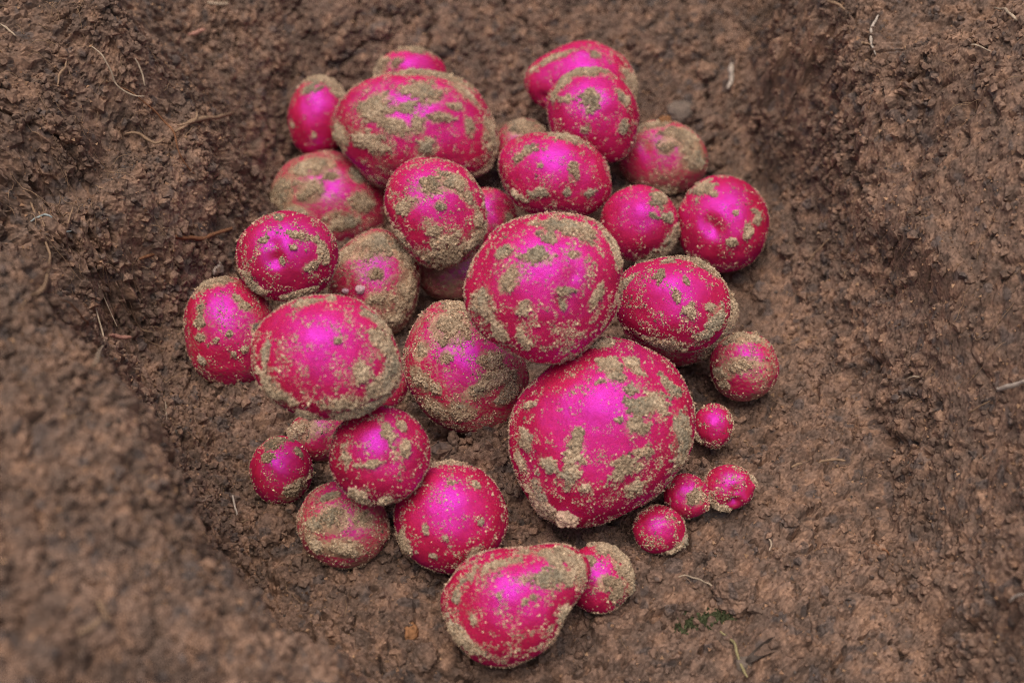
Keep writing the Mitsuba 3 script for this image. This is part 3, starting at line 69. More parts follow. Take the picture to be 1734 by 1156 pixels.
ROOTS = [
    ('root', [[-0.1641, 0.0024, 0.0544], [-0.1536, 0.0177, 0.0465], [-0.1431, 0.0294, 0.0399], [-0.1335, 0.0485, 0.0256]], np.float64(1.01), 'root_red', 'reddish brown root running across the pit floor towards the round potato with an eye', 'root'),
    ('root', [[-0.1523, 0.0587, 0.0787], [-0.1452, 0.0697, 0.0746], [-0.1404, 0.0875, 0.0606], [-0.1455, 0.1359, 0.0197]], np.float64(1.04), 'root_tan', 'tan broken root sticking out from the left wall below the rough clump', 'root'),
    ('root', [[-0.1514, 0.0622, 0.0791], [-0.1463, 0.0688, 0.0754], [-0.1452, 0.0755, 0.0747]], np.float64(0.69), 'root_tan', 'short forked root beside the tan broken root on the left wall', 'root'),
    ('root', [[-0.1729, 0.0529, 0.0832], [-0.1656, 0.0538, 0.0813], [-0.1607, 0.051, 0.0796], [-0.1564, 0.054, 0.0782]], np.float64(0.69), 'root_tan', 'crooked pale root on the lower face of the upper left clump', 'root'),
    ('root', [[-0.1658, 0.0724, 0.1097], [-0.1639, 0.0699, 0.1044], [-0.1625, 0.0657, 0.0992]], np.float64(0.44), 'root_pale', 'thin white curved root on the upper left clump', 'root'),
    ('root', [[-0.1815, 0.0696, 0.118], [-0.1768, 0.0666, 0.1139], [-0.1745, 0.0638, 0.1081], [-0.1715, 0.0606, 0.1017], [-0.1639, 0.0627, 0.0964]], np.float64(0.44), 'root_pale', 'long wavy fibrous root in the middle of the upper left clump', 'root'),
    ('root', [[-0.1938, 0.0475, 0.1157], [-0.1933, 0.0561, 0.1157], [-0.1916, 0.062, 0.1169]], np.float64(0.51), 'root_tan', 'short straw coloured root standing on the upper left clump', 'root'),
    ('root', [[-0.2191, 0.0715, 0.1294], [-0.2153, 0.069, 0.1276], [-0.2116, 0.066, 0.1269]], np.float64(0.44), 'root_pale', 'thin root at the left picture edge near the top of the clump', 'root'),
    ('root', [[-0.1715, 0.061, 0.1021], [-0.1621, 0.0623, 0.0922], [-0.1574, 0.0617, 0.0821], [-0.1528, 0.0568, 0.0784], [-0.1506, 0.0508, 0.0743], [-0.1417, 0.0495, 0.0557]], np.float64(0.44), 'root_red', 'fine brown root trailing from the upper left clump down the wall', 'root'),
    ('root', [[-0.1995, -0.0093, 0.0877], [-0.1957, -0.0073, 0.0878], [-0.192, -0.0073, 0.0848], [-0.1859, -0.0049, 0.0814]], np.float64(0.46), 'root_blue', 'bluish grey thread like root above the near rim at the left', 'root'),
    ('root', [[-0.1872, -0.0041, 0.0828], [-0.1862, -0.001, 0.0852], [-0.186, 0.0038, 0.0867]], np.float64(0.42), 'root_tan', 'short upright root touching the bluish thread', 'root'),
    ('root', [[-0.1624, -0.1126, 0.1631], [-0.1612, -0.1021, 0.1575], [-0.1623, -0.088, 0.1492], [-0.193, -0.0146, 0.08], [-0.1926, -0.011, 0.0816]], np.float64(0.62), 'root_tan', 'thick blurred root lying over the near left rim', 'root'),
    ('root', [[-0.1384, -0.1282, 0.1489], [-0.1413, -0.1155, 0.1413], [-0.1767, -0.0298, 0.039], [-0.1748, -0.0209, 0.036]], np.float64(0.39), 'root_pale', 'curved pale root on the left wall above the near rim', 'root'),
    ('root', [[-0.1593, -0.0878, 0.1371], [-0.1587, -0.0824, 0.1223], [-0.1611, -0.0727, 0.1015]], np.float64(0.35), 'root_red', 'fine root hanging in the hollow at the left', 'root'),
    ('root', [[-0.1764, -0.0245, 0.0364], [-0.1739, -0.0223, 0.0319], [-0.1699, -0.0195, 0.0275]], np.float64(1.01), 'root_pink', 'pinkish snapped root stub on the left wall', 'root'),
    ('root', [[-0.1249, -0.1332, 0.1054], [-0.1458, -0.0773, 0.0338], [-0.1503, -0.057, 0.0153], [-0.1515, -0.0463, 0.0144]], np.float64(0.41), 'root_pale', 'forked white root on the left floor near the rim', 'root'),
    ('root', [[-0.129, -0.1244, 0.1126], [-0.1489, -0.0723, 0.0357], [-0.1483, -0.0676, 0.0249]], np.float64(0.34), 'root_pale', 'side branch of the forked white root', 'root'),
    ('root', [[-0.1129, -0.1532, 0.1052], [-0.1222, -0.1194, 0.0525], [-0.1285, -0.0898, 0.0075]], np.float64(0.4), 'root_pale', 'short straight pale root beside the near rim edge', 'root'),
    ('root', [[-0.1196, -0.0866, 0.0038], [-0.118, -0.0927, 0.0032], [-0.1161, -0.0988, 0.0027]], np.float64(0.49), 'root_white', 'single white hair root below the small lower left potato', 'root'),
    ('root', [[-0.1162, -0.1253, 0.0356], [-0.1219, -0.106, 0.0104], [-0.1217, -0.0992, 0.0049]], np.float64(0.53), 'root_tan', 'bent tan root end at the near rim edge', 'root'),
    ('root', [[-0.1185, -0.1004, 0.0035], [-0.1151, -0.0991, 0.0023], [-0.1109, -0.0976, 0.0011]], np.float64(0.41), 'root_tan', 'faint root lying on soil right of the bent tan root end', 'root'),
    ('root', [[-0.1217, -0.2297, 0.1602], [-0.1173, -0.2253, 0.1562], [-0.1156, -0.2208, 0.1533], [-0.1176, -0.2171, 0.1535], [-0.1195, -0.2149, 0.1529]], np.float64(0.77), 'root_tan', 'curled blurred root on the near rim at lower left', 'root'),
    ('root', [[0.1653, 0.0902, 0.0954], [0.164, 0.0979, 0.0976], [0.1661, 0.1065, 0.099], [0.1704, 0.1133, 0.0993]], np.float64(0.71), 'root_white', 'white arched root at the upper right rim', 'root'),
    ('root', [[0.1517, 0.1142, 0.0853], [0.1536, 0.112, 0.0914], [0.1563, 0.1099, 0.0962]], np.float64(0.64), 'root_tan', 'pale root poking left from the upper right rim', 'root'),
    ('root', [[0.1576, 0.0903, 0.0894], [0.1584, 0.0944, 0.0929], [0.161, 0.096, 0.0957], [0.1648, 0.0967, 0.0965]], np.float64(0.62), 'root_tan', 'hooked root under the overhang of the upper right rim', 'root'),
    ('root', [[0.1493, 0.1339, 0.0925], [0.1522, 0.1258, 0.0965], [0.1551, 0.1198, 0.0982]], np.float64(0.83), 'root_tan', 'stout root at the top edge by the upper right rim', 'root'),
    ('root', [[0.1951, 0.0609, 0.127], [0.1977, 0.057, 0.1286], [0.2, 0.0512, 0.131]], np.float64(0.43), 'root_pale', 'short pale root on the upper right mound', 'root'),
    ('root', [[0.2237, 0.1131, 0.1042], [0.2085, 0.0681, 0.1378], [0.2092, 0.0594, 0.1408]], np.float64(0.74), 'root_pale', 'blurred pale root in the top right corner', 'root'),
    ('root', [[0.139, 0.0346, 0.016], [0.1431, 0.0353, 0.0219], [0.1458, 0.0365, 0.0264], [0.148, 0.0372, 0.0305]], np.float64(0.46), 'root_tan', 'thin root on the right slope beside the far right potato', 'root'),
    ('root', [[0.1673, -0.0522, 0.0408], [0.1697, -0.0536, 0.0444], [0.172, -0.0571, 0.0479]], np.float64(0.49), 'root_pale', 'short pale root on the ridge of the right wall', 'root'),
    ('root', [[0.1178, -0.0828, 0.0202], [0.1204, -0.0817, 0.0203], [0.1225, -0.0809, 0.0201]], np.float64(0.64), 'root_tan', 'tiny root chip left of the straight stub', 'root'),
    ('root', [[0.1292, -0.0809, 0.0206], [0.1344, -0.0798, 0.0202], [0.141, -0.0791, 0.02]], np.float64(0.64), 'root_tan', 'straight root stub on the floor at the right', 'root'),
    ('root', [[0.0652, -0.1372, 0.0219], [0.0722, -0.137, 0.0218], [0.0778, -0.1396, 0.0224], [0.0812, -0.1436, 0.022]], np.float64(0.38), 'root_pale', 'hair thin pale root curving on the floor below the tiny potatoes', 'root'),
    ('root', [[0.1037, -0.1239, 0.0219], [0.1046, -0.1205, 0.0217], [0.1039, -0.1183, 0.0216]], np.float64(0.39), 'root_pale', 'tiny hair root on the floor right of the lowest tiny potato', 'root'),
    ('root', [[0.1455, -0.1204, 0.0214], [0.1483, -0.1233, 0.0217], [0.1513, -0.1262, 0.0222]], np.float64(0.47), 'root_red', 'short brown root at the foot of the right wall', 'root'),
    ('root', [[0.1761, -0.1718, 0.0703], [0.1771, -0.172, 0.0741], [0.1788, -0.1733, 0.0789]], np.float64(0.56), 'root_white', 'blurred whitish root at the right edge low down', 'root'),
    ('root', [[0.1804, -0.0866, 0.0646], [0.1826, -0.0869, 0.0691], [0.1855, -0.0873, 0.0752]], np.float64(0.39), 'root_tan', 'faint thin root on the right mound below the whitish stick', 'root'),
    ('stick', [[0.1876, -0.086, 0.0797], [0.1897, -0.088, 0.0844], [0.194, -0.092, 0.0939]], np.float64(0.97), 'root_white', 'whitish stick poking in at the right edge', 'stick'),
    ('stick', [[0.117, 0.1763, 0.0165], [0.1169, 0.1688, 0.014], [0.1156, 0.1614, 0.0114]], np.float64(1.47), 'root_white', 'short pale stick standing in the floor behind the pile', 'stick'),
    ('stick', [[-0.1394, 0.0219, 0.0187], [-0.1376, 0.026, 0.019], [-0.1358, 0.031, 0.0174]], np.float64(0.99), 'root_white', 'small pale grey stick lying left of the round potato with an eye', 'stick'),
    ('stick', [[-0.1598, 0.189, 0.047], [-0.1555, 0.1909, 0.0447], [-0.1502, 0.1935, 0.043]], np.float64(0.98), 'root_pale', 'pale stick end at the top edge left of the middle', 'stick'),
    ('stick', [[-0.1668, 0.1655, 0.0448], [-0.164, 0.1716, 0.0417], [-0.1614, 0.1772, 0.0394]], np.float64(1.12), 'root_pink', 'pale broken stick on the back left wall near the top', 'stick'),
    ('twig', [[0.0803, -0.1588, 0.022], [0.0839, -0.1638, 0.0224], [0.0861, -0.1688, 0.0226], [0.0878, -0.1747, 0.0223], [0.0891, -0.1796, 0.0225]], np.float64(0.59), 'root_olive', 'thin olive twig among dark leaf scraps at the bottom right', 'twig'),
]
CLODS = [
    ([0.0879, -0.144, 0.0218], np.float64(8.6), 'round soil clod on the floor at the bottom right', 1),
    ([-0.04, -0.1591, 0.0226], np.float64(4.0), 'orange brown soil clod in front of the pear shaped potato', 2),
    ([0.0571, -0.1354, 0.0219], np.float64(3.4), 'small clod on the floor right of the crusted potato', 1),
    ([0.0823, -0.1299, 0.0215], np.float64(3.6), 'clod between the tiny potatoes and the round clod', 1),
    ([0.1186, -0.0267, 0.0072], np.float64(2.7), 'little clod beside the lone dusty potato', 1),
    ([0.1335, 0.0486, 0.0133], np.float64(3.8), 'clod on the right slope by the far right potato', 1),
    ([0.0892, 0.154, 0.0055], np.float64(6.4), 'dark grey stone on the floor behind the half buried dusty potato', 3),
    ([-0.1034, -0.102, -0.0007], np.float64(7.7), 'broad clod on the floor below the small lower left potato', 1),
    ([-0.1128, -0.0933, 0.0017], np.float64(3.6), 'loose clod left of the soil coated potato', 1),
    ([-0.0331, -0.1703, 0.0233], np.float64(5.1), 'flat clod at the bottom edge in front of the pile', 1),
    ([0.1221, 0.0341, 0.0018], np.float64(5.2), 'clod right of the oval potato', 1),
    ([0.1114, 0.0438, -0.0029], np.float64(4.1), 'clod just under the far right potato', 1),
    ([0.104, 0.173, 0.0144], np.float64(5.2), 'clod behind the pile near the pale standing stick', 1),
    ([0.0817, 0.2005, 0.0178], np.float64(6.6), 'clod on the back floor right of the knobbly potato', 1),
    ([-0.0737, 0.2072, 0.0184], np.float64(6.7), 'clod on the back floor at the top left of the pile', 1),
    ([0.0885, -0.1723, 0.0224], np.float64(3.3), 'grey blue stone by the olive twig', 3),
    ([-0.1366, 0.1318, -0.0047], np.float64(5.8), 'clod on the left floor below the smooth upright potato', 1),
    ([-0.1421, 0.0449, 0.0499], np.float64(5.0), 'clod on the left floor near the reddish root', 1),
    ([0.0042, 0.157, -0.0049], np.float64(4.5), 'clod between the two rear potatoes', 1),
    ([0.1364, -0.1234, 0.0218], np.float64(3.5), 'clod at the foot of the right wall', 1),
    ([0.1144, -0.1091, 0.021], np.float64(3.0), 'clod on the floor right of the heart shaped potato', 1),
]
STUCK = [([0.0217, -0.1218, 0.0447], 4.7, 'soil_clod', 'mat_dry_clod', 'pale sandy clod stuck to the lower edge of the largest potato', 'clod of soil'), ([-0.1136, -0.0157, 0.0297], 2.4, 'soil_clod', 'mat_stone', 'dark crumb wedged between the two potatoes at the left', 'clod of soil'), ([0.0785, 0.1271, 0.0204], 3.4, 'soil_clod', 'mat_orange_soil', 'clod lying on top of the half buried dusty potato', 'clod of soil')]
HAIR_SPOTS = [(-0.18, 0.059, np.float64(0.03), np.float64(0.0346), 90), (-0.188, -0.011, np.float64(0.0218), np.float64(0.0189), 40), (-0.171, -0.01, np.float64(0.0246), np.float64(0.0346), 40), (-0.205, 0.07, np.float64(0.0164), np.float64(0.0157), 20), (0.179, 0.066, np.float64(0.0273), np.float64(0.0252), 30), (0.179, -0.023, np.float64(0.03), np.float64(0.0472), 25), (-0.11, -0.164, np.float64(0.0164), np.float64(0.0315), 12), (0.078, -0.137, np.float64(0.0546), np.float64(0.0189), 12)]
LEAF = [[0.0889, -0.1728, 0.0223], [0.0943, -0.1703, 0.0222], [0.1003, -0.1671, 0.0227], [0.1065, -0.1627, 0.0227]]
MOSS = [[0.0649, -0.1564, 0.0221], [0.0718, -0.1551, 0.0225], [0.0789, -0.1532, 0.0223], [0.0849, -0.1511, 0.0221]]

# ------------------------------------------------------------------ materials
fbm, noise, smoothstep, mix, cell_rand = mikit.fbm, mikit.noise, mikit.smoothstep, mikit.mix, mikit.cell_rand


def soil_colour(p, n, uv):
    big = fbm(p.x * 28, p.y * 28, p.z * 28, 3)
    mid = fbm(p.x * 160 + 9, p.y * 160, p.z * 160, 2)
    fine = noise(p.x * 1050, p.y * 1050, p.z * 1050)
    c = mix((0.148, 0.099, 0.080), (0.202, 0.134, 0.107), smoothstep(0.3, 0.7, big))
    c = mix(c, (0.272, 0.170, 0.125), smoothstep(0.52, 0.8, mid) * 0.75)
    c = mix(c, (0.084, 0.066, 0.060), smoothstep(0.55, 0.3, mid) * 0.55)
    grey = smoothstep(0.66, 0.8, noise(p.x * 210 + 40, p.y * 210, p.z * 210 + 7))
    c = mix(c, (0.075, 0.068, 0.072), grey * 0.6)
    return c * (0.52 + 0.96 * fine)


def skin_colour(p, n, uv):
    m = fbm(p.x * 120 + 31 * uv.y, p.y * 120, p.z * 120, 3)
    f = noise(p.x * 800, p.y * 800, p.z * 800)
    c = mix((0.50, 0.017, 0.032), (0.58, 0.022, 0.058), smoothstep(0.25, 0.75, m))
    c = mix(c, (0.40, 0.016, 0.030), smoothstep(0.55, 0.8, noise(p.x * 45, p.y * 45 + 5, p.z * 45 + 20 * uv.y)) * 0.5)
    return c * (0.9 + 0.2 * f)


def dust_colour(p, n, uv):
    m = fbm(p.x * 300, p.y * 300, p.z * 300, 2)
    f = noise(p.x * 1500, p.y * 1500, p.z * 1500)
    c = mix((0.25, 0.165, 0.115), (0.42, 0.31, 0.21), smoothstep(0.3, 0.7, m))
    return c * (0.7 + 0.6 * f)


def dust_cover(p, n, uv):
    big = fbm(p.x * 75 + 13 * uv.y, p.y * 75, p.z * 75 + 3, 3)
    fine = fbm(p.x * 1150, p.y * 1150, p.z * 1150, 2)
    return dr.clip(smoothstep(0.80, 0.42, big * 0.45 + fine * 0.55 + 0.62 - uv.x) * 0.92, 0, 1)


def sheen_rough(p, n, uv):
    return 0.30 + 0.2 * noise(p.x * 600, p.y * 600, p.z * 600)


def crust_colour(p, n, uv):
    m = fbm(p.x * 140, p.y * 140, p.z * 140 + 2, 3)
    f = noise(p.x * 1300, p.y * 1300, p.z * 1300)
    c = mix((0.26, 0.20, 0.145), (0.44, 0.345, 0.255), smoothstep(0.25, 0.7, m))
    c = mix(c, (0.215, 0.195, 0.155), smoothstep(0.58, 0.72, noise(p.x * 95, p.y * 95, p.z * 95 + 11)) * 0.7)
    return c * (0.45 + 1.1 * f)


scene["mat_soil"] = {"type": "twosided", "b": {"type": "diffuse", "reflectance": mikit.proc(soil_colour)}}
def skin_relief(p, n, uv):
    return fbm(p.x * 900, p.y * 900, p.z * 900, 2) + 1.6 * fbm(p.x * 260, p.y * 260, p.z * 260, 2)


scene["mat_skin"] = {"type": "bumpmap", "scale": 0.00009, "texture": mikit.proc(skin_relief, eps=2e-4), "inner": {"type": "blendbsdf", "weight": mikit.proc(dust_cover),
                     "a": {"type": "blendbsdf", "weight": 0.23,
                           "a": {"type": "diffuse", "reflectance": mikit.proc(skin_colour)},
                           "b": {"type": "roughconductor", "material": "none", "alpha": 0.25, "distribution": "ggx",
                                 "specular_reflectance": {"type": "rgb", "value": (0.46, 0.055, 1.0)}}},
                     "b": {"type": "diffuse", "reflectance": mikit.proc(dust_colour)}}}
scene["mat_crust"] = {"type": "diffuse", "reflectance": mikit.proc(crust_colour)}
scene["mat_grain"] = {"type": "diffuse", "reflectance": {"type": "mesh_attribute", "name": "vertex_color"}}
for key, col in dict(root_red=(0.20, 0.10, 0.06), root_tan=(0.25, 0.17, 0.12), root_pale=(0.36, 0.29, 0.23), root_white=(0.38, 0.33, 0.30),
                     root_blue=(0.27, 0.31, 0.33), root_pink=(0.40, 0.22, 0.18), root_olive=(0.24, 0.21, 0.12), leaf=(0.075, 0.06, 0.055),
                     sprout=(0.62, 0.42, 0.50), moss=(0.05, 0.08, 0.02)).items():
    def tint(p, n, uv, col=col):
        return mi.Color3f(*col) * (0.6 + 0.8 * fbm(p.x * 500, p.y * 500, p.z * 500, 2))
    scene["mat_" + key] = {"type": "twosided", "b": {"type": "diffuse", "reflectance": mikit.proc(tint)}}


def stone_colour(p, n, uv):
    return mix((0.085, 0.072, 0.068), (0.19, 0.15, 0.13), fbm(p.x * 300, p.y * 300, p.z * 300, 3))


def orange_soil(p, n, uv):
    return mix((0.17, 0.085, 0.045), (0.29, 0.15, 0.08), fbm(p.x * 400, p.y * 400, p.z * 400, 3)) * (0.7 + 0.6 * noise(p.x * 1200, p.y * 1200, p.z * 1200))


def dry_clod(p, n, uv):
    return mix((0.36, 0.26, 0.19), (0.58, 0.44, 0.34), fbm(p.x * 350, p.y * 350, p.z * 350, 3)) * (0.7 + 0.6 * noise(p.x * 1300, p.y * 1300, p.z * 1300))


scene["mat_dry_clod"] = {"type": "diffuse", "reflectance": mikit.proc(dry_clod)}
scene["mat_stone"] = {"type": "diffuse", "reflectance": mikit.proc(stone_colour)}
scene["mat_orange_soil"] = {"type": "diffuse", "reflectance": mikit.proc(orange_soil)}


def add(key, mesh, mat, smooth=False, label=None, category=None, group=None, kind=None, **more):
    if key in scene:
        i = 1
        while f"{key}_{i:03d}" in scene:
            i += 1
        key = f"{key}_{i:03d}"
    scene[key] = mikit.ply(mesh, mat, smooth=smooth, **more)
    said = {k: v for k, v in dict(label=label, category=category, group=group, kind=kind).items() if v}
    if said:
        labels[key] = said
    return key


# ------------------------------------------------------------------ ground: the dug pit, its banks and the field round it
pit = np.array(PIT_POINTS)
_rbf = RBFInterpolator(pit[:, :2], pit[:, 2], kernel="thin_plate_spline", smoothing=1e-6)


def beyond(xy, e):
    """Signed distance past a bank's edge (positive on the bank) and the edge's height there."""
    a, b = e[:-1, :2], e[1:, :2]
    ab = b - a
    ap = xy[:, None] - a[None]
    t = np.clip((ap * ab).sum(-1) / (ab ** 2).sum(-1), 0, 1)
    q = ap - t[..., None] * ab
    d = np.linalg.norm(q, axis=-1)
    i, r = d.argmin(1), np.arange(len(xy))
    m = a[i] + ab[i] * t[r, i][:, None]
    nrm = np.stack([ab[:, 1], -ab[:, 0]], 1) / np.linalg.norm(ab, axis=1, keepdims=True)
    nv = np.vstack([nrm[:1], nrm[:-1] + nrm[1:], nrm[-1:]])
    nn = nv[i] * (1 - t[r, i])[:, None] + nv[i + 1] * t[r, i][:, None]
    return np.sign(((xy - m) * nn).sum(1)) * d[r, i], e[i, 2] + (e[i + 1, 2] - e[i, 2]) * t[r, i]


def base_raw(xy):
    z = _rbf(xy)
    wob = np.c_[xy, 0 * xy[:, 0]]
    wob = (meshkit.fbm(wob * 34, 4, 61) - 0.5) * 0.020
    for e, w, g in BANKS:
        s, ze = beyond(xy, np.array(e))
        s = s + wob * (0.4 if g > 0.05 else 1.0)          # the near bank has a cleaner edge
        t = np.clip((s + w) / w, 0, 1) * np.clip(np.linalg.norm(xy - np.array(e)[0, :2], axis=1) / 0.09, 0, 1)
        t = t * t * (3 - 2 * t) * 0.65 + t * 0.35
        z = np.maximum(z, z * (1 - t) + (ze + g * (1 - np.exp(-np.maximum(s, 0) / 0.08))) * t)
    return z


cx, cy = np.linspace(-0.5, 0.5, 401), np.linspace(-0.45, 0.5, 381)
cz = base_raw(np.stack(np.meshgrid(cx, cy, indexing="ij"), -1).reshape(-1, 2)).reshape(len(cx), len(cy))
surface = RectBivariateSpline(cx, cy, cz)

STEP = 0.00105
X0, X1, Y0, Y1 = -0.345, 0.345, -0.29, 0.31
nx, ny = int(round((X1 - X0) / STEP)) + 1, int(round((Y1 - Y0) / STEP)) + 1
gx, gy = X0 + STEP * np.arange(nx), Y0 + STEP * np.arange(ny)


def even_spacing(slope, x, blur):
    """Sample places along axis 0 so that equal steps are about equal lengths on the sloping ground."""
    w = gaussian_filter(np.sqrt(1 + slope ** 2), blur)
    s = np.vstack([np.zeros((1, w.shape[1])), np.cumsum((w[1:] + w[:-1]) / 2, axis=0)])
    s /= s[-1:]
    u = np.linspace(0, 1, len(x))
    return np.stack([np.interp(u, s[:, j], x) for j in range(w.shape[1])], 1)


SX, SY = surface(gx, gy, dx=1), surface(gx, gy, dy=1)
XW = even_spacing(SX, gx, (5, 50))
YW = even_spacing(SY.T, gy, (5, 50)).T
UU, VV = np.meshgrid(gx, gy, indexing="ij")              # crumbs are laid out along the ground's own surface
Z = surface.ev(XW.ravel(), YW.ravel()).reshape(nx, ny)
XX, YY = UU, VV
flat = np.stack([XX, YY, 0 * XX], -1)
rng = np.random.default_rng(5)
lump = meshkit.fbm(flat * 22 + 3.1, 3, 1) - 0.5
lump2 = meshkit.fbm(flat * 75 + 8.7, 3, 9) - 0.5
crack = np.abs(meshkit.fbm(flat * 55 + 21.7, 3, 15) - 0.5)
relief = 0.018 * lump + 0.009 * lump2 - 0.0045 * np.clip(1 - crack / 0.028, 0, 1)
warpx = (meshkit.fbm(flat * 420, 2, 21) - 0.5) * 0.0024 + (meshkit.noise(flat * 150, 23) - 0.5) * 0.0016
warpy = (meshkit.fbm(flat * 420 + 50, 2, 22) - 0.5) * 0.0024 + (meshkit.noise(flat * 150 + 50, 24) - 0.5) * 0.0016
patchy = meshkit.fbm(flat * 17 + 1.3, 2, 31)
wx, wy = XX + warpx, YY + warpy
wxf, wyf = wx.ravel(), wy.ravel()
D = relief.ravel().copy()
for rad, cover, sit in ((0.0120, 0.10, 0.62), (0.0075, 0.16, 0.58), (0.0048, 0.26, 0.50), (0.0031, 0.45, 0.40), (0.0021, 0.6, 0.25), (0.0014, 0.7, 0.12)):
    area = (X1 - X0) * (Y1 - Y0)
    m = int(area * cover / (math.pi * rad * rad))
    px, py = rng.uniform(X0, X1, m), rng.uniform(Y0, Y1, m)
    r = rad * rng.uniform(0.65, 1.3, m)
    i0, j0 = np.clip(((px - X0) / STEP).astype(int), 0, nx - 1), np.clip(((py - Y0) / STEP).astype(int), 0, ny - 1)
    keep = rng.random(m) < np.clip((patchy[i0, j0] - 0.25) * 2.6, 0.15, 1)
    px, py, r, i0, j0 = px[keep], py[keep], r[keep], i0[keep], j0[keep]
    e, ang = rng.uniform(0.75, 1.3, len(px)), rng.uniform(0, math.pi, len(px))
    ca, sa = np.cos(ang), np.sin(ang)
    top = D[i0 * ny + j0] - sit * r
    k = int(math.ceil((rad * 1.7 + 0.003) / STEP))
    old = D.copy()
    for di in range(-k, k + 1):
        for dj in range(-k, k + 1):
            if di * di + dj * dj > (k + 0.5) ** 2:
                continue
            i, j = i0 + di, j0 + dj
            ok = (i >= 0) & (i < nx) & (j >= 0) & (j < ny)
            idx = i[ok] * ny + j[ok]
            ax, ay = wxf[idx] - px[ok], wyf[idx] - py[ok]
            u, v = (ax * ca[ok] + ay * sa[ok]) * e[ok], (-ax * sa[ok] + ay * ca[ok]) / e[ok]
            q = r[ok] ** 2 - u * u - v * v
            g = q > 0
            np.maximum.at(D, idx[g], top[ok][g] + np.sqrt(q[g]))
D = D.reshape(nx, ny)
D += (rng.random((nx, ny)) - 0.5) * 0.0010
D -= 0.0035
smoothing = np.clip((XX - 0.135) / 0.035, 0, 1) * np.clip((0.06 - YY) / 0.05, 0, 1)        # the spade-cut face at the right is smoother
D = D * (1 - 0.65 * smoothing) + 0.65 * smoothing * (0.5 * relief - 0.002)
dzx, dzy = surface.ev(XW.ravel(), YW.ravel(), dx=1).reshape(nx, ny), surface.ev(XW.ravel(), YW.ravel(), dy=1).reshape(nx, ny)
nl = np.sqrt(1 + dzx ** 2 + dzy ** 2)
fade = np.minimum.reduce([XX - X0, X1 - XX, YY - Y0, Y1 - YY]) / 0.01
D *= np.clip(fade, 0, 1)
V = np.stack([XW - dzx / nl * D, YW - dzy / nl * D, Z + D / nl], -1)
idx = np.arange(nx * ny).reshape(nx, ny)
quads = np.stack([idx[:-1, :-1], idx[1:, :-1], idx[1:, 1:], idx[:-1, 1:]], -1).reshape(-1, 4)
tris = np.vstack([quads[:, [0, 1, 2]], quads[:, [0, 2, 3]]])
verts = [V.reshape(-1, 3)]
# the field beyond: rings that widen from the pit's border out to the horizon, sewn on to the fine sheet
ring = np.concatenate([idx[:, 0], idx[-1, 1:], idx[::-1, -1][1:], idx[0, ::-1][1:-1]])
last, total = ring, nx * ny
bxy = V.reshape(-1, 3)[ring]
for s in (1.08, 1.2, 1.4, 1.8, 2.6, 5.0, 15.0, 60.0, 250.0):
    q = bxy.copy()
    q[:, :2] *= s
    inside = np.clip((s - 1) / 0.5, 0, 1)
    q[:, 2] = bxy[:, 2] * (1 - inside) + 0.13 * inside + (0.02 * (meshkit.fbm(np.c_[q[:, :2], 0 * q[:, 0]] * 6, 3, 4) - 0.5) if s < 20 else 0)
    new = total + np.arange(len(ring))
    a, b, c, d = last, np.roll(last, -1), np.roll(new, -1), new
    tris = np.vstack([tris, np.stack([a, d, c], 1), np.stack([a, c, b], 1)])
    verts.append(q)
    last, total = new, total + len(ring)
add("ground", trimesh.Trimesh(np.vstack(verts), tris, process=False), "mat_soil", smooth=False, kind="structure",
    label="crumbly reddish brown soil of the dug pit and its banks")
GV = V.reshape(-1, 3)
GN = np.stack([-dzx / nl, -dzy / nl, 1 / nl], -1).reshape(-1, 3)
_tree = cKDTree(GV[::2, :2])


def ground_at(xy):
    return GV[::2, 2][_tree.query(np.asarray(xy)[..., :2])[1]]


# ------------------------------------------------------------------ potatoes
def radius_at(o, th):
    c = np.fft.rfft(np.asarray(o) / 1000) / 12
    out = np.full(th.shape, c[0].real)
    for m in range(1, 6):
        out = out + 2 * (c[m].real * np.cos(m * th) - c[m].imag * np.sin(m * th))
    return out


def surface_points(pt, q, lift=0.0):
    """Unit directions q -> points of the potato's skin in its own axes."""
    mean, seed = np.mean(pt["o"]) / 1000, pt["n"]
    th, s = np.arctan2(q[:, 1], q[:, 0]), np.hypot(q[:, 0], q[:, 1])
    r = mean + (radius_at(pt["o"], th) - mean) * s ** 1.2
    g = 1 + 0.06 * (meshkit.noise(q * 1.7 + seed * 7.3, seed) - 0.5) + 0.045 * (meshkit.noise(q * 3.1 + seed, seed + 50) - 0.5) + 0.012 * (meshkit.noise(q * 7.5 + seed, seed + 60) - 0.5)
    eyes = np.random.default_rng(seed + 900)
    for _ in range(4):
        e = eyes.normal(size=3)
        g = g - eyes.uniform(0.012, 0.04) * np.exp(-((q - e / np.linalg.norm(e)) ** 2).sum(1) / eyes.uniform(0.08, 0.2) ** 2)
    for bx, by, bz, w, amp in pt["bumps"]:
        d2 = ((q - np.array([bx, by, bz])) ** 2).sum(1)
        g = g + amp * np.exp(-d2 / (w * w) * 0.9)
    return np.stack([r * q[:, 0], r * q[:, 1], pt["d"] / 1000 * q[:, 2]], 1) * g[:, None] + q * (np.asarray(lift).reshape(-1, 1) if np.ndim(lift) else lift)


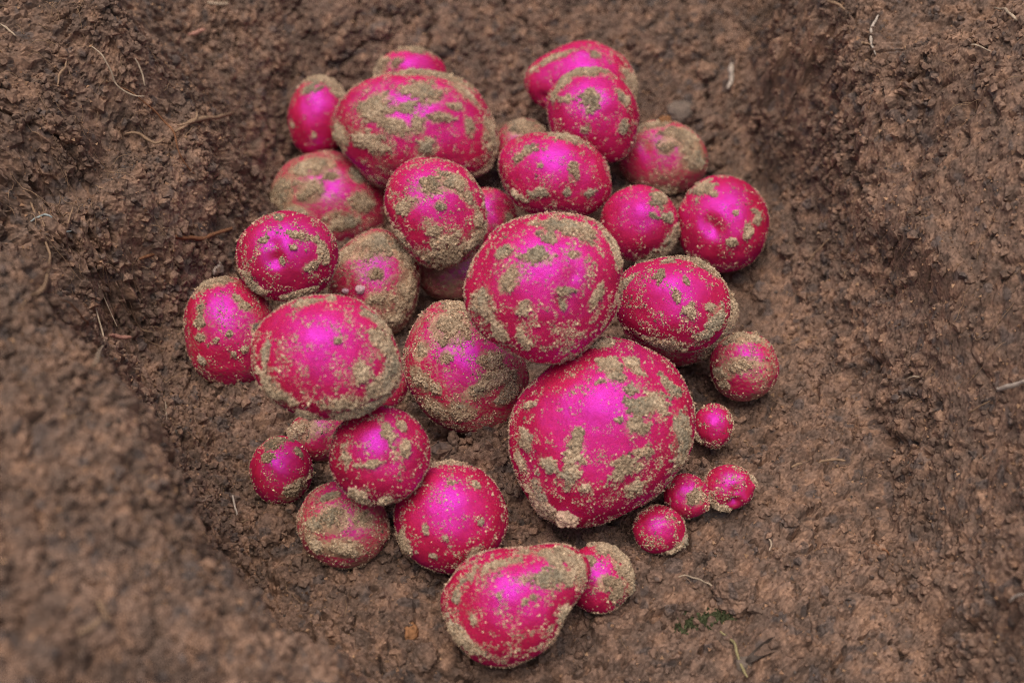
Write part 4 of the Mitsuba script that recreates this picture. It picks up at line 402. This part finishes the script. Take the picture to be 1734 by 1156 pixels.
def crust_field(pt, q):
    seed = pt["n"]
    best = np.full(len(q), -9.0)
    for v in pt["patches"]:
        d, a1, a2 = np.array(v[:3]), np.array(v[3:6]), np.array(v[6:9])
        near = np.nonzero(((q - d) ** 2).sum(1) < 4 * max(a1 @ a1, a2 @ a2) + 0.01)[0]
        e = q[near] - d
        rho = np.sqrt((e @ a1 / (a1 @ a1)) ** 2 + (e @ a2 / (a2 @ a2)) ** 2)
        best[near] = np.maximum(best[near], 1.0 - rho)
    k = np.mean(pt["o"])                                    # mm
    n1 = meshkit.fbm(q * k / 3.2 + seed * 3.7, 3, seed + 100) - 0.5
    n2 = meshkit.noise(q * k / 0.75 + seed, seed + 200) - 0.5
    return best + 2.3 * n1 + 0.75 * n2, best


def grains(points, normals, sizes, colours, seed):
    """One mesh of many small angular grains sunk halfway into a skin."""
    g = np.random.default_rng(seed)
    tet_v = np.array([[1, 1, 1], [1, -1, -1], [-1, 1, -1], [-1, -1, 1]], float) * 0.8
    tet_f = np.array([[0, 1, 2], [0, 3, 1], [0, 2, 3], [1, 3, 2]])
    n = len(points)
    rot = np.linalg.qr(g.normal(size=(n, 3, 3)))[0]
    rot[np.linalg.det(rot) < 0] *= -1
    v = tet_v[None] * g.uniform(0.65, 1.3, (n, 4, 1))
    v = np.einsum("nij,nkj->nki", rot, v) * sizes[:, None, None] + (points + normals * sizes[:, None] * 0.35)[:, None]
    f = tet_f[None] + 4 * np.arange(n)[:, None, None]
    return v.reshape(-1, 3), f.reshape(-1, 3), np.repeat(colours, 4, 0)


SPHERES = {k: trimesh.creation.icosphere(k) for k in (3, 4, 5, 6)}


def normals_of(v, f):
    n = np.zeros_like(v)
    fn = np.cross(v[f[:, 1]] - v[f[:, 0]], v[f[:, 2]] - v[f[:, 0]])
    for k in range(3):
        np.add.at(n, f[:, k], fn)
    return n / np.maximum(np.linalg.norm(n, axis=1, keepdims=True), 1e-20)


GRAIN_TONES = np.array([(0.50, 0.375, 0.28), (0.41, 0.295, 0.215), (0.64, 0.50, 0.36), (0.28, 0.20, 0.14), (0.46, 0.31, 0.21), (0.12, 0.10, 0.085)])
for pt in POTATOES:
    name = "potato" if pt["n"] == 1 else f"potato_{pt['n'] - 1:03d}"
    labels[name] = {"label": pt["label"], "category": "potato", "group": "freshly dug potatoes heaped in the pit"}
    cen, fr, mean = np.array(pt["c"]), np.array(pt["f"]), float(np.mean(pt["o"])) / 1000
    g = np.random.default_rng(1000 + pt["n"])
    sp = SPHERES[5 if mean > 0.024 else 4]
    q, f = sp.vertices, sp.faces
    field, raw = crust_field(pt, q)
    side = meshkit.fbm(q * mean * 1000 / 9 + pt["n"], 2, pt["n"] + 300)
    world_up = q @ (fr @ np.array([0, 0, 1.0]))
    dust = pt["dust"] + 0.05 + 0.30 * np.clip(1 + raw * 2.2, 0, 1) + 0.22 * np.clip(0.15 - world_up, 0, 1) + 0.25 * (side - 0.5)
    v = surface_points(pt, q)
    add(name + "__skin", trimesh.Trimesh(v @ fr + cen, f, process=False), "mat_skin", smooth=True,
        uv=np.stack([np.clip(dust, 0, 1.2), np.full(len(q), pt["n"] * 0.37 % 1)], 1))
    for d, lx, ly, lz in pt.get("sprouts", []):
        d = np.array([d])
        q4 = SPHERES[4].vertices
        c0 = surface_points(pt, d, 0.0006)[0] @ fr + cen
        s = 1 + 0.35 * (meshkit.noise(q4 * 2.3, 8) - 0.5)
        add(name + "__sprout", trimesh.Trimesh((q4 * s[:, None] * np.array([lx, ly, lz])) @ fr + c0, SPHERES[4].faces, process=False), "mat_sprout", smooth=True,
            label="pale pinkish white sprout nub")
    # caked soil: a rough shell over the skin where soil sticks, sinking under the skin at its border, and loose grit
    sp = SPHERES[6 if mean > 0.0125 else 5]
    q, f = sp.vertices, sp.faces
    field, raw = crust_field(pt, q)
    k = mean * 1000
    rough = meshkit.fbm(q * k / 0.9 + 5, 2, pt["n"] + 400)
    thick = np.clip(field, -0.25, 0.9)
    lift = np.where(thick > 0.12, 0.00022 + 0.0013 * np.sqrt(np.clip(thick - 0.12, 0, 1)) * (0.35 + 1.3 * rough), (thick - 0.12) * 0.003)
    lift = lift + np.where(thick > 0.1, (g.random(len(q)) - 0.5) * 0.0009, 0)
    keep = (field[f] > 0.08).any(1)
    used, back = np.unique(f[keep], return_inverse=True)
    v = surface_points(pt, q[used], lift[used])
    if keep.sum() > 10:
        add(name + "__caked_soil", trimesh.Trimesh(v @ fr + cen, back.reshape(-1, 3), process=False), "mat_crust", smooth=False, kind="stuff")
    # grit
    n = int(pt["grain"] * 24000 * (mean / 0.03) ** 2)
    d = g.normal(size=(n * 4, 3))
    d /= np.linalg.norm(d, axis=1, keepdims=True)
    field, raw = crust_field(pt, d)
    clump = meshkit.fbm(d * k / 4.0 + 2 * pt["n"], 3, pt["n"] + 500)
    want = np.clip((clump - 0.46) * 4.5, 0.03, 1) * (0.45 + 0.55 * np.clip(1 + raw * 1.6, 0, 1)) + np.where(field > 0.1, 0.5, 0)
    want *= np.where(d[:, 2] > -0.35, 1, 0.15)
    d = d[g.random(len(d)) < want * 0.8][:n * 2]
    lift = np.where(crust_field(pt, d)[0] > 0.12, 0.0008, 0.0)
    p = surface_points(pt, d, lift)
    size = 0.00014 + 0.00027 * g.random(len(d)) ** 2 + np.where(g.random(len(d)) < 0.02, 0.0003, 0)
    tone = GRAIN_TONES[g.choice(6, len(d), p=(0.3, 0.2, 0.2, 0.12, 0.13, 0.05))] * g.uniform(0.75, 1.2, (len(d), 1))
    gv, gf, gc = grains(p @ fr + cen, d @ fr, size, tone, pt["n"])
    add(name + "__grit", trimesh.Trimesh(gv, gf, process=False), "mat_grain", smooth=False, color=gc, kind="stuff")


# ------------------------------------------------------------------ loose soil lying on the ground
g = np.random.default_rng(77)
n = 40000
pick = g.integers(0, len(GV), n)
p = GV[pick]
size = 0.00028 + 0.00065 * g.random(n) ** 2.5
SOIL_TONES = np.array([(0.19, 0.12, 0.087), (0.25, 0.152, 0.104), (0.13, 0.085, 0.066), (0.33, 0.21, 0.14), (0.09, 0.075, 0.07)])
tone = SOIL_TONES[g.choice(5, n, p=(0.35, 0.25, 0.2, 0.12, 0.08))] * g.uniform(0.75, 1.25, (n, 1))
gv, gf, gc = grains(p, GN[pick], size, tone, 78)
add("soil_crumbs", trimesh.Trimesh(gv, gf, process=False), "mat_grain", color=gc, kind="stuff",
    label="loose fine crumbs of brown soil strewn over the pit floor", category="soil crumbs")

ico = trimesh.creation.icosahedron()
inside = np.nonzero((np.abs(GV[:, 0]) < 0.325) & (GV[:, 1] > -0.25) & (GV[:, 1] < 0.30))[0]
clump = meshkit.fbm(GV[inside] * np.array([60, 60, 60]) + 4.4, 3, 91)
n = 42000
smooth_zone = smoothing.ravel()[inside]
w = np.clip((clump - 0.40) * 5, 0.06, 1) * (1 + 1.0 * np.clip(np.hypot(dzx, dzy).ravel()[inside], 0, 3))
w = w * (1 - 0.75 * smooth_zone)
for pt in POTATOES:                                       # crumbs have rolled up against the potatoes that lie on the soil
    R = float(np.mean(pt["o"])) / 1000
    d = np.hypot(GV[inside, 0] - pt["c"][0], GV[inside, 1] - pt["c"][1]) / R
    w = np.where((d > 0.75) & (d < 1.25) & (pt["c"][2] - GV[inside, 2] < 1.1 * R), w * 2.2 + 0.4, w)
pick = inside[g.choice(len(inside), n, p=w / w.sum())]
r = 0.00062 + 0.0019 * g.random(n) ** 3.2
rot = np.linalg.qr(g.normal(size=(n, 3, 3)))[0]
rot[np.linalg.det(rot) < 0] *= -1
v = ico.vertices[None] * g.uniform(0.62, 1.3, (n, 12, 1)) * g.uniform(0.6, 1.3, (n, 1, 3))
v = np.einsum("nij,nkj->nki", rot, v) * r[:, None, None] + (GV[pick] + GN[pick] * r[:, None] * 0.25)[:, None]
fc = ico.faces[None] + 12 * np.arange(n)[:, None, None]
add("soil_lumps", trimesh.Trimesh(v.reshape(-1, 3), fc.reshape(-1, 3), process=False), "mat_soil", smooth=False, kind="stuff",
    label="small rounded lumps of brown soil packed over the pit and its banks", category="soil lumps")

# ------------------------------------------------------------------ roots, sticks, clods
def tube(points, radius, seed, sides=6, taper=0.45):
    g = np.random.default_rng(seed)
    p = np.asarray(points, float)
    t = np.linspace(0, 1, len(p))
    n = max(8, 6 * len(p))
    tt = np.linspace(0, 1, n)
    c = CubicSpline(t, p)(tt) if len(p) > 2 else np.stack([np.interp(tt, t, p[:, k]) for k in range(3)], 1)
    long = np.linalg.norm(p[-1] - p[0])
    sway = np.stack([meshkit.fbm(np.c_[tt * 3 + seed + 9 * k, tt * 0, tt * 0], 2, seed + k) - 0.5 for k in range(2)] + [0 * tt], 1)
    c += sway * min(0.004, 0.12 * long)
    z = gaussian_filter(ground_at(c[:, :2]), 1.5)
    c[:, 2] = np.maximum(c[:, 2], z + radius * 0.8)
    tan = np.gradient(c, axis=0)
    tan /= np.linalg.norm(tan, axis=1, keepdims=True)
    a = np.cross(tan, [0.13, 0.22, 0.97])
    a /= np.linalg.norm(a, axis=1, keepdims=True)
    b = np.cross(tan, a)
    rr = radius * (1 - taper * np.abs(tt * 2 - 1) ** 3) * (0.8 + 0.4 * meshkit.noise(np.c_[tt * 17, tt * 0, tt * 0 + seed], seed))
    ang = np.linspace(0, 2 * np.pi, sides, endpoint=False)
    v = c[:, None] + rr[:, None, None] * (np.cos(ang)[None, :, None] * a[:, None] + np.sin(ang)[None, :, None] * b[:, None])
    f = []
    for i in range(n - 1):
        for j in range(sides):
            k = (j + 1) % sides
            f += [[i * sides + j, i * sides + k, (i + 1) * sides + k], [i * sides + j, (i + 1) * sides + k, (i + 1) * sides + j]]
    v = np.vstack([v.reshape(-1, 3), c[:1], c[-1:]])
    for j in range(sides):
        k = (j + 1) % sides
        f += [[n * sides, k, j], [n * sides + 1, (n - 1) * sides + j, (n - 1) * sides + k]]
    return trimesh.Trimesh(v, np.array(f), process=False)


for i, (name, pts, r_mm, mat, label, cat) in enumerate(ROOTS):
    add(name, tube(pts, r_mm / 1000, i + 3), "mat_" + mat, smooth=True, label=label, category=cat)

g = np.random.default_rng(31)
strands = []
for cx0, cy0, sx0, sy0, count in HAIR_SPOTS:
    for _ in range(count):
        x, y = g.normal(cx0, sx0), g.normal(cy0, sy0)
        a, ln = g.uniform(0, 6.28), g.uniform(0.005, 0.02)
        t = np.linspace(0, 1, 4)
        a = a + np.cumsum(g.normal(0, 0.45, 4))
        px, py = x + np.cumsum(np.cos(a)) * ln / 4, y + np.cumsum(np.sin(a)) * ln / 4
        pz = ground_at(np.stack([px, py], 1)) + np.array([0, 0.5, 0.8, g.uniform(-0.2, 1)]) * g.uniform(0.0005, 0.004)
        strands.append(tube(np.stack([px, py, pz], 1), g.uniform(0.00010, 0.00022), int(g.integers(1e6)), sides=4))
add("root_hairs", trimesh.util.concatenate(strands), "mat_root_tan", smooth=True, kind="stuff",
    label="fine fibrous root hairs tangled in the soil of the banks", category="root hairs")


def soil_lump(r, seed, sub, flat=(1, 1, 0.75)):
    q = SPHERES[sub].vertices
    gg = np.random.default_rng(seed)
    s = 1 + 0.7 * (meshkit.fbm(q * 1.6 + seed * 5, 2, seed) - 0.5) + 0.0012 / r * (meshkit.fbm(q * r * 1000 / 1.2 + seed, 3, seed + 40) - 0.5) * 2.2
    s = s + (gg.random(len(q)) - 0.5) * 0.0005 / r
    return q * s[:, None] * r * np.array(flat), SPHERES[sub].faces


for pos, r_mm, key, mat, label, cat in STUCK:
    v, f = soil_lump(r_mm / 1000, int(r_mm * 100), 4, (1, 0.85, 0.8))
    add(key, trimesh.Trimesh(v + np.array(pos), f, process=False), mat, smooth=True, label=label, category=cat)

# withered dark leaf scrap and a streak of moss at the lower right
lp = np.array(LEAF)
t, s = np.meshgrid(np.linspace(0, 1, 15), np.linspace(-1, 1, 7), indexing="ij")
mid = CubicSpline(np.linspace(0, 1, len(lp)), lp)(t[:, 0])
d = np.gradient(mid[:, :2], axis=0)
d /= np.linalg.norm(d, axis=1, keepdims=True)
wide = 0.0026 * np.sin(np.pi * np.clip(t * 0.96 + 0.02, 0, 1)) ** 0.7
v = np.stack([mid[:, None, 0] - d[:, None, 1] * s * wide, mid[:, None, 1] + d[:, None, 0] * s * wide, 0 * t], -1).reshape(-1, 3)
v[:, 2] = (mid[:, None, 2] + 0.0015 + 0.0035 * s ** 2 * np.sin(np.pi * t) + 0.0012 * np.sin(9 * t + 2 * s)).ravel()
low = v - np.array([0, 0, 0.0003])
ii = np.arange(15 * 7).reshape(15, 7)
fq = np.stack([ii[:-1, :-1], ii[1:, :-1], ii[1:, 1:], ii[:-1, 1:]], -1).reshape(-1, 4)
ft = np.vstack([fq[:, [0, 1, 2]], fq[:, [0, 2, 3]]])
add("leaf", trimesh.Trimesh(np.vstack([v, low]), np.vstack([ft, ft[:, ::-1] + len(v)]), process=False), "mat_leaf", smooth=True,
    label="dark curled dead leaf scrap beside the olive twig", category="leaf")
mp = np.array(MOSS)
u = g.beta(1.5, 1.5, 900)
p = CubicSpline(np.linspace(0, 1, len(mp)), mp)(u) + g.normal(0, 1, (900, 3)) * [0.0016, 0.0013, 0]
p[:, 2] = ground_at(p[:, :2])
gv, gf, gc = grains(p, np.tile([0, 0, 1.0], (900, 1)), g.uniform(0.0003, 0.0008, 900), np.array([[0.05, 0.058, 0.032]]) * g.uniform(0.6, 1.5, (900, 1)), 5)
add("moss", trimesh.Trimesh(gv, gf, process=False), "mat_grain", color=gc, kind="stuff", label="faint green streak of moss on the soil at the bottom right", category="moss")

for i, (pos, r_mm, label, kind) in enumerate(CLODS):
    r = r_mm / 1000
    g = np.random.default_rng(70 + i)
    sp = SPHERES[5] if r > 0.008 else SPHERES[4] if r > 0.0045 else SPHERES[3]
    q = sp.vertices
    k = r * 1000
    if kind == 3:
        s = 1 + 0.8 * (meshkit.fbm(q * 1.4 + i * 5, 2, i) - 0.5) + 0.0006 / r * (meshkit.fbm(q * k / 1.2 + i, 3, i + 40) - 0.5)
    else:
        s = 1 + 0.7 * (meshkit.fbm(q * 1.6 + i * 5, 2, i) - 0.5) + 0.0012 / r * (meshkit.fbm(q * k / 1.2 + i, 3, i + 40) - 0.5) * 2.2 + (g.random(len(q)) - 0.5) * 0.0004 / r
    v = q * s[:, None] * r * np.array([g.uniform(0.9, 1.15), g.uniform(0.85, 1.1), g.uniform(0.65, 0.85)])
    h = float(ground_at((pos[0], pos[1])))
    add("stone" if kind == 3 else "soil_clod", trimesh.Trimesh(v + np.array([pos[0], pos[1], h + r * 0.12]), sp.faces, process=False),
        {1: "mat_soil", 2: "mat_orange_soil", 3: "mat_stone"}[kind], smooth=True, label=label, category="stone" if kind == 3 else "clod of soil")
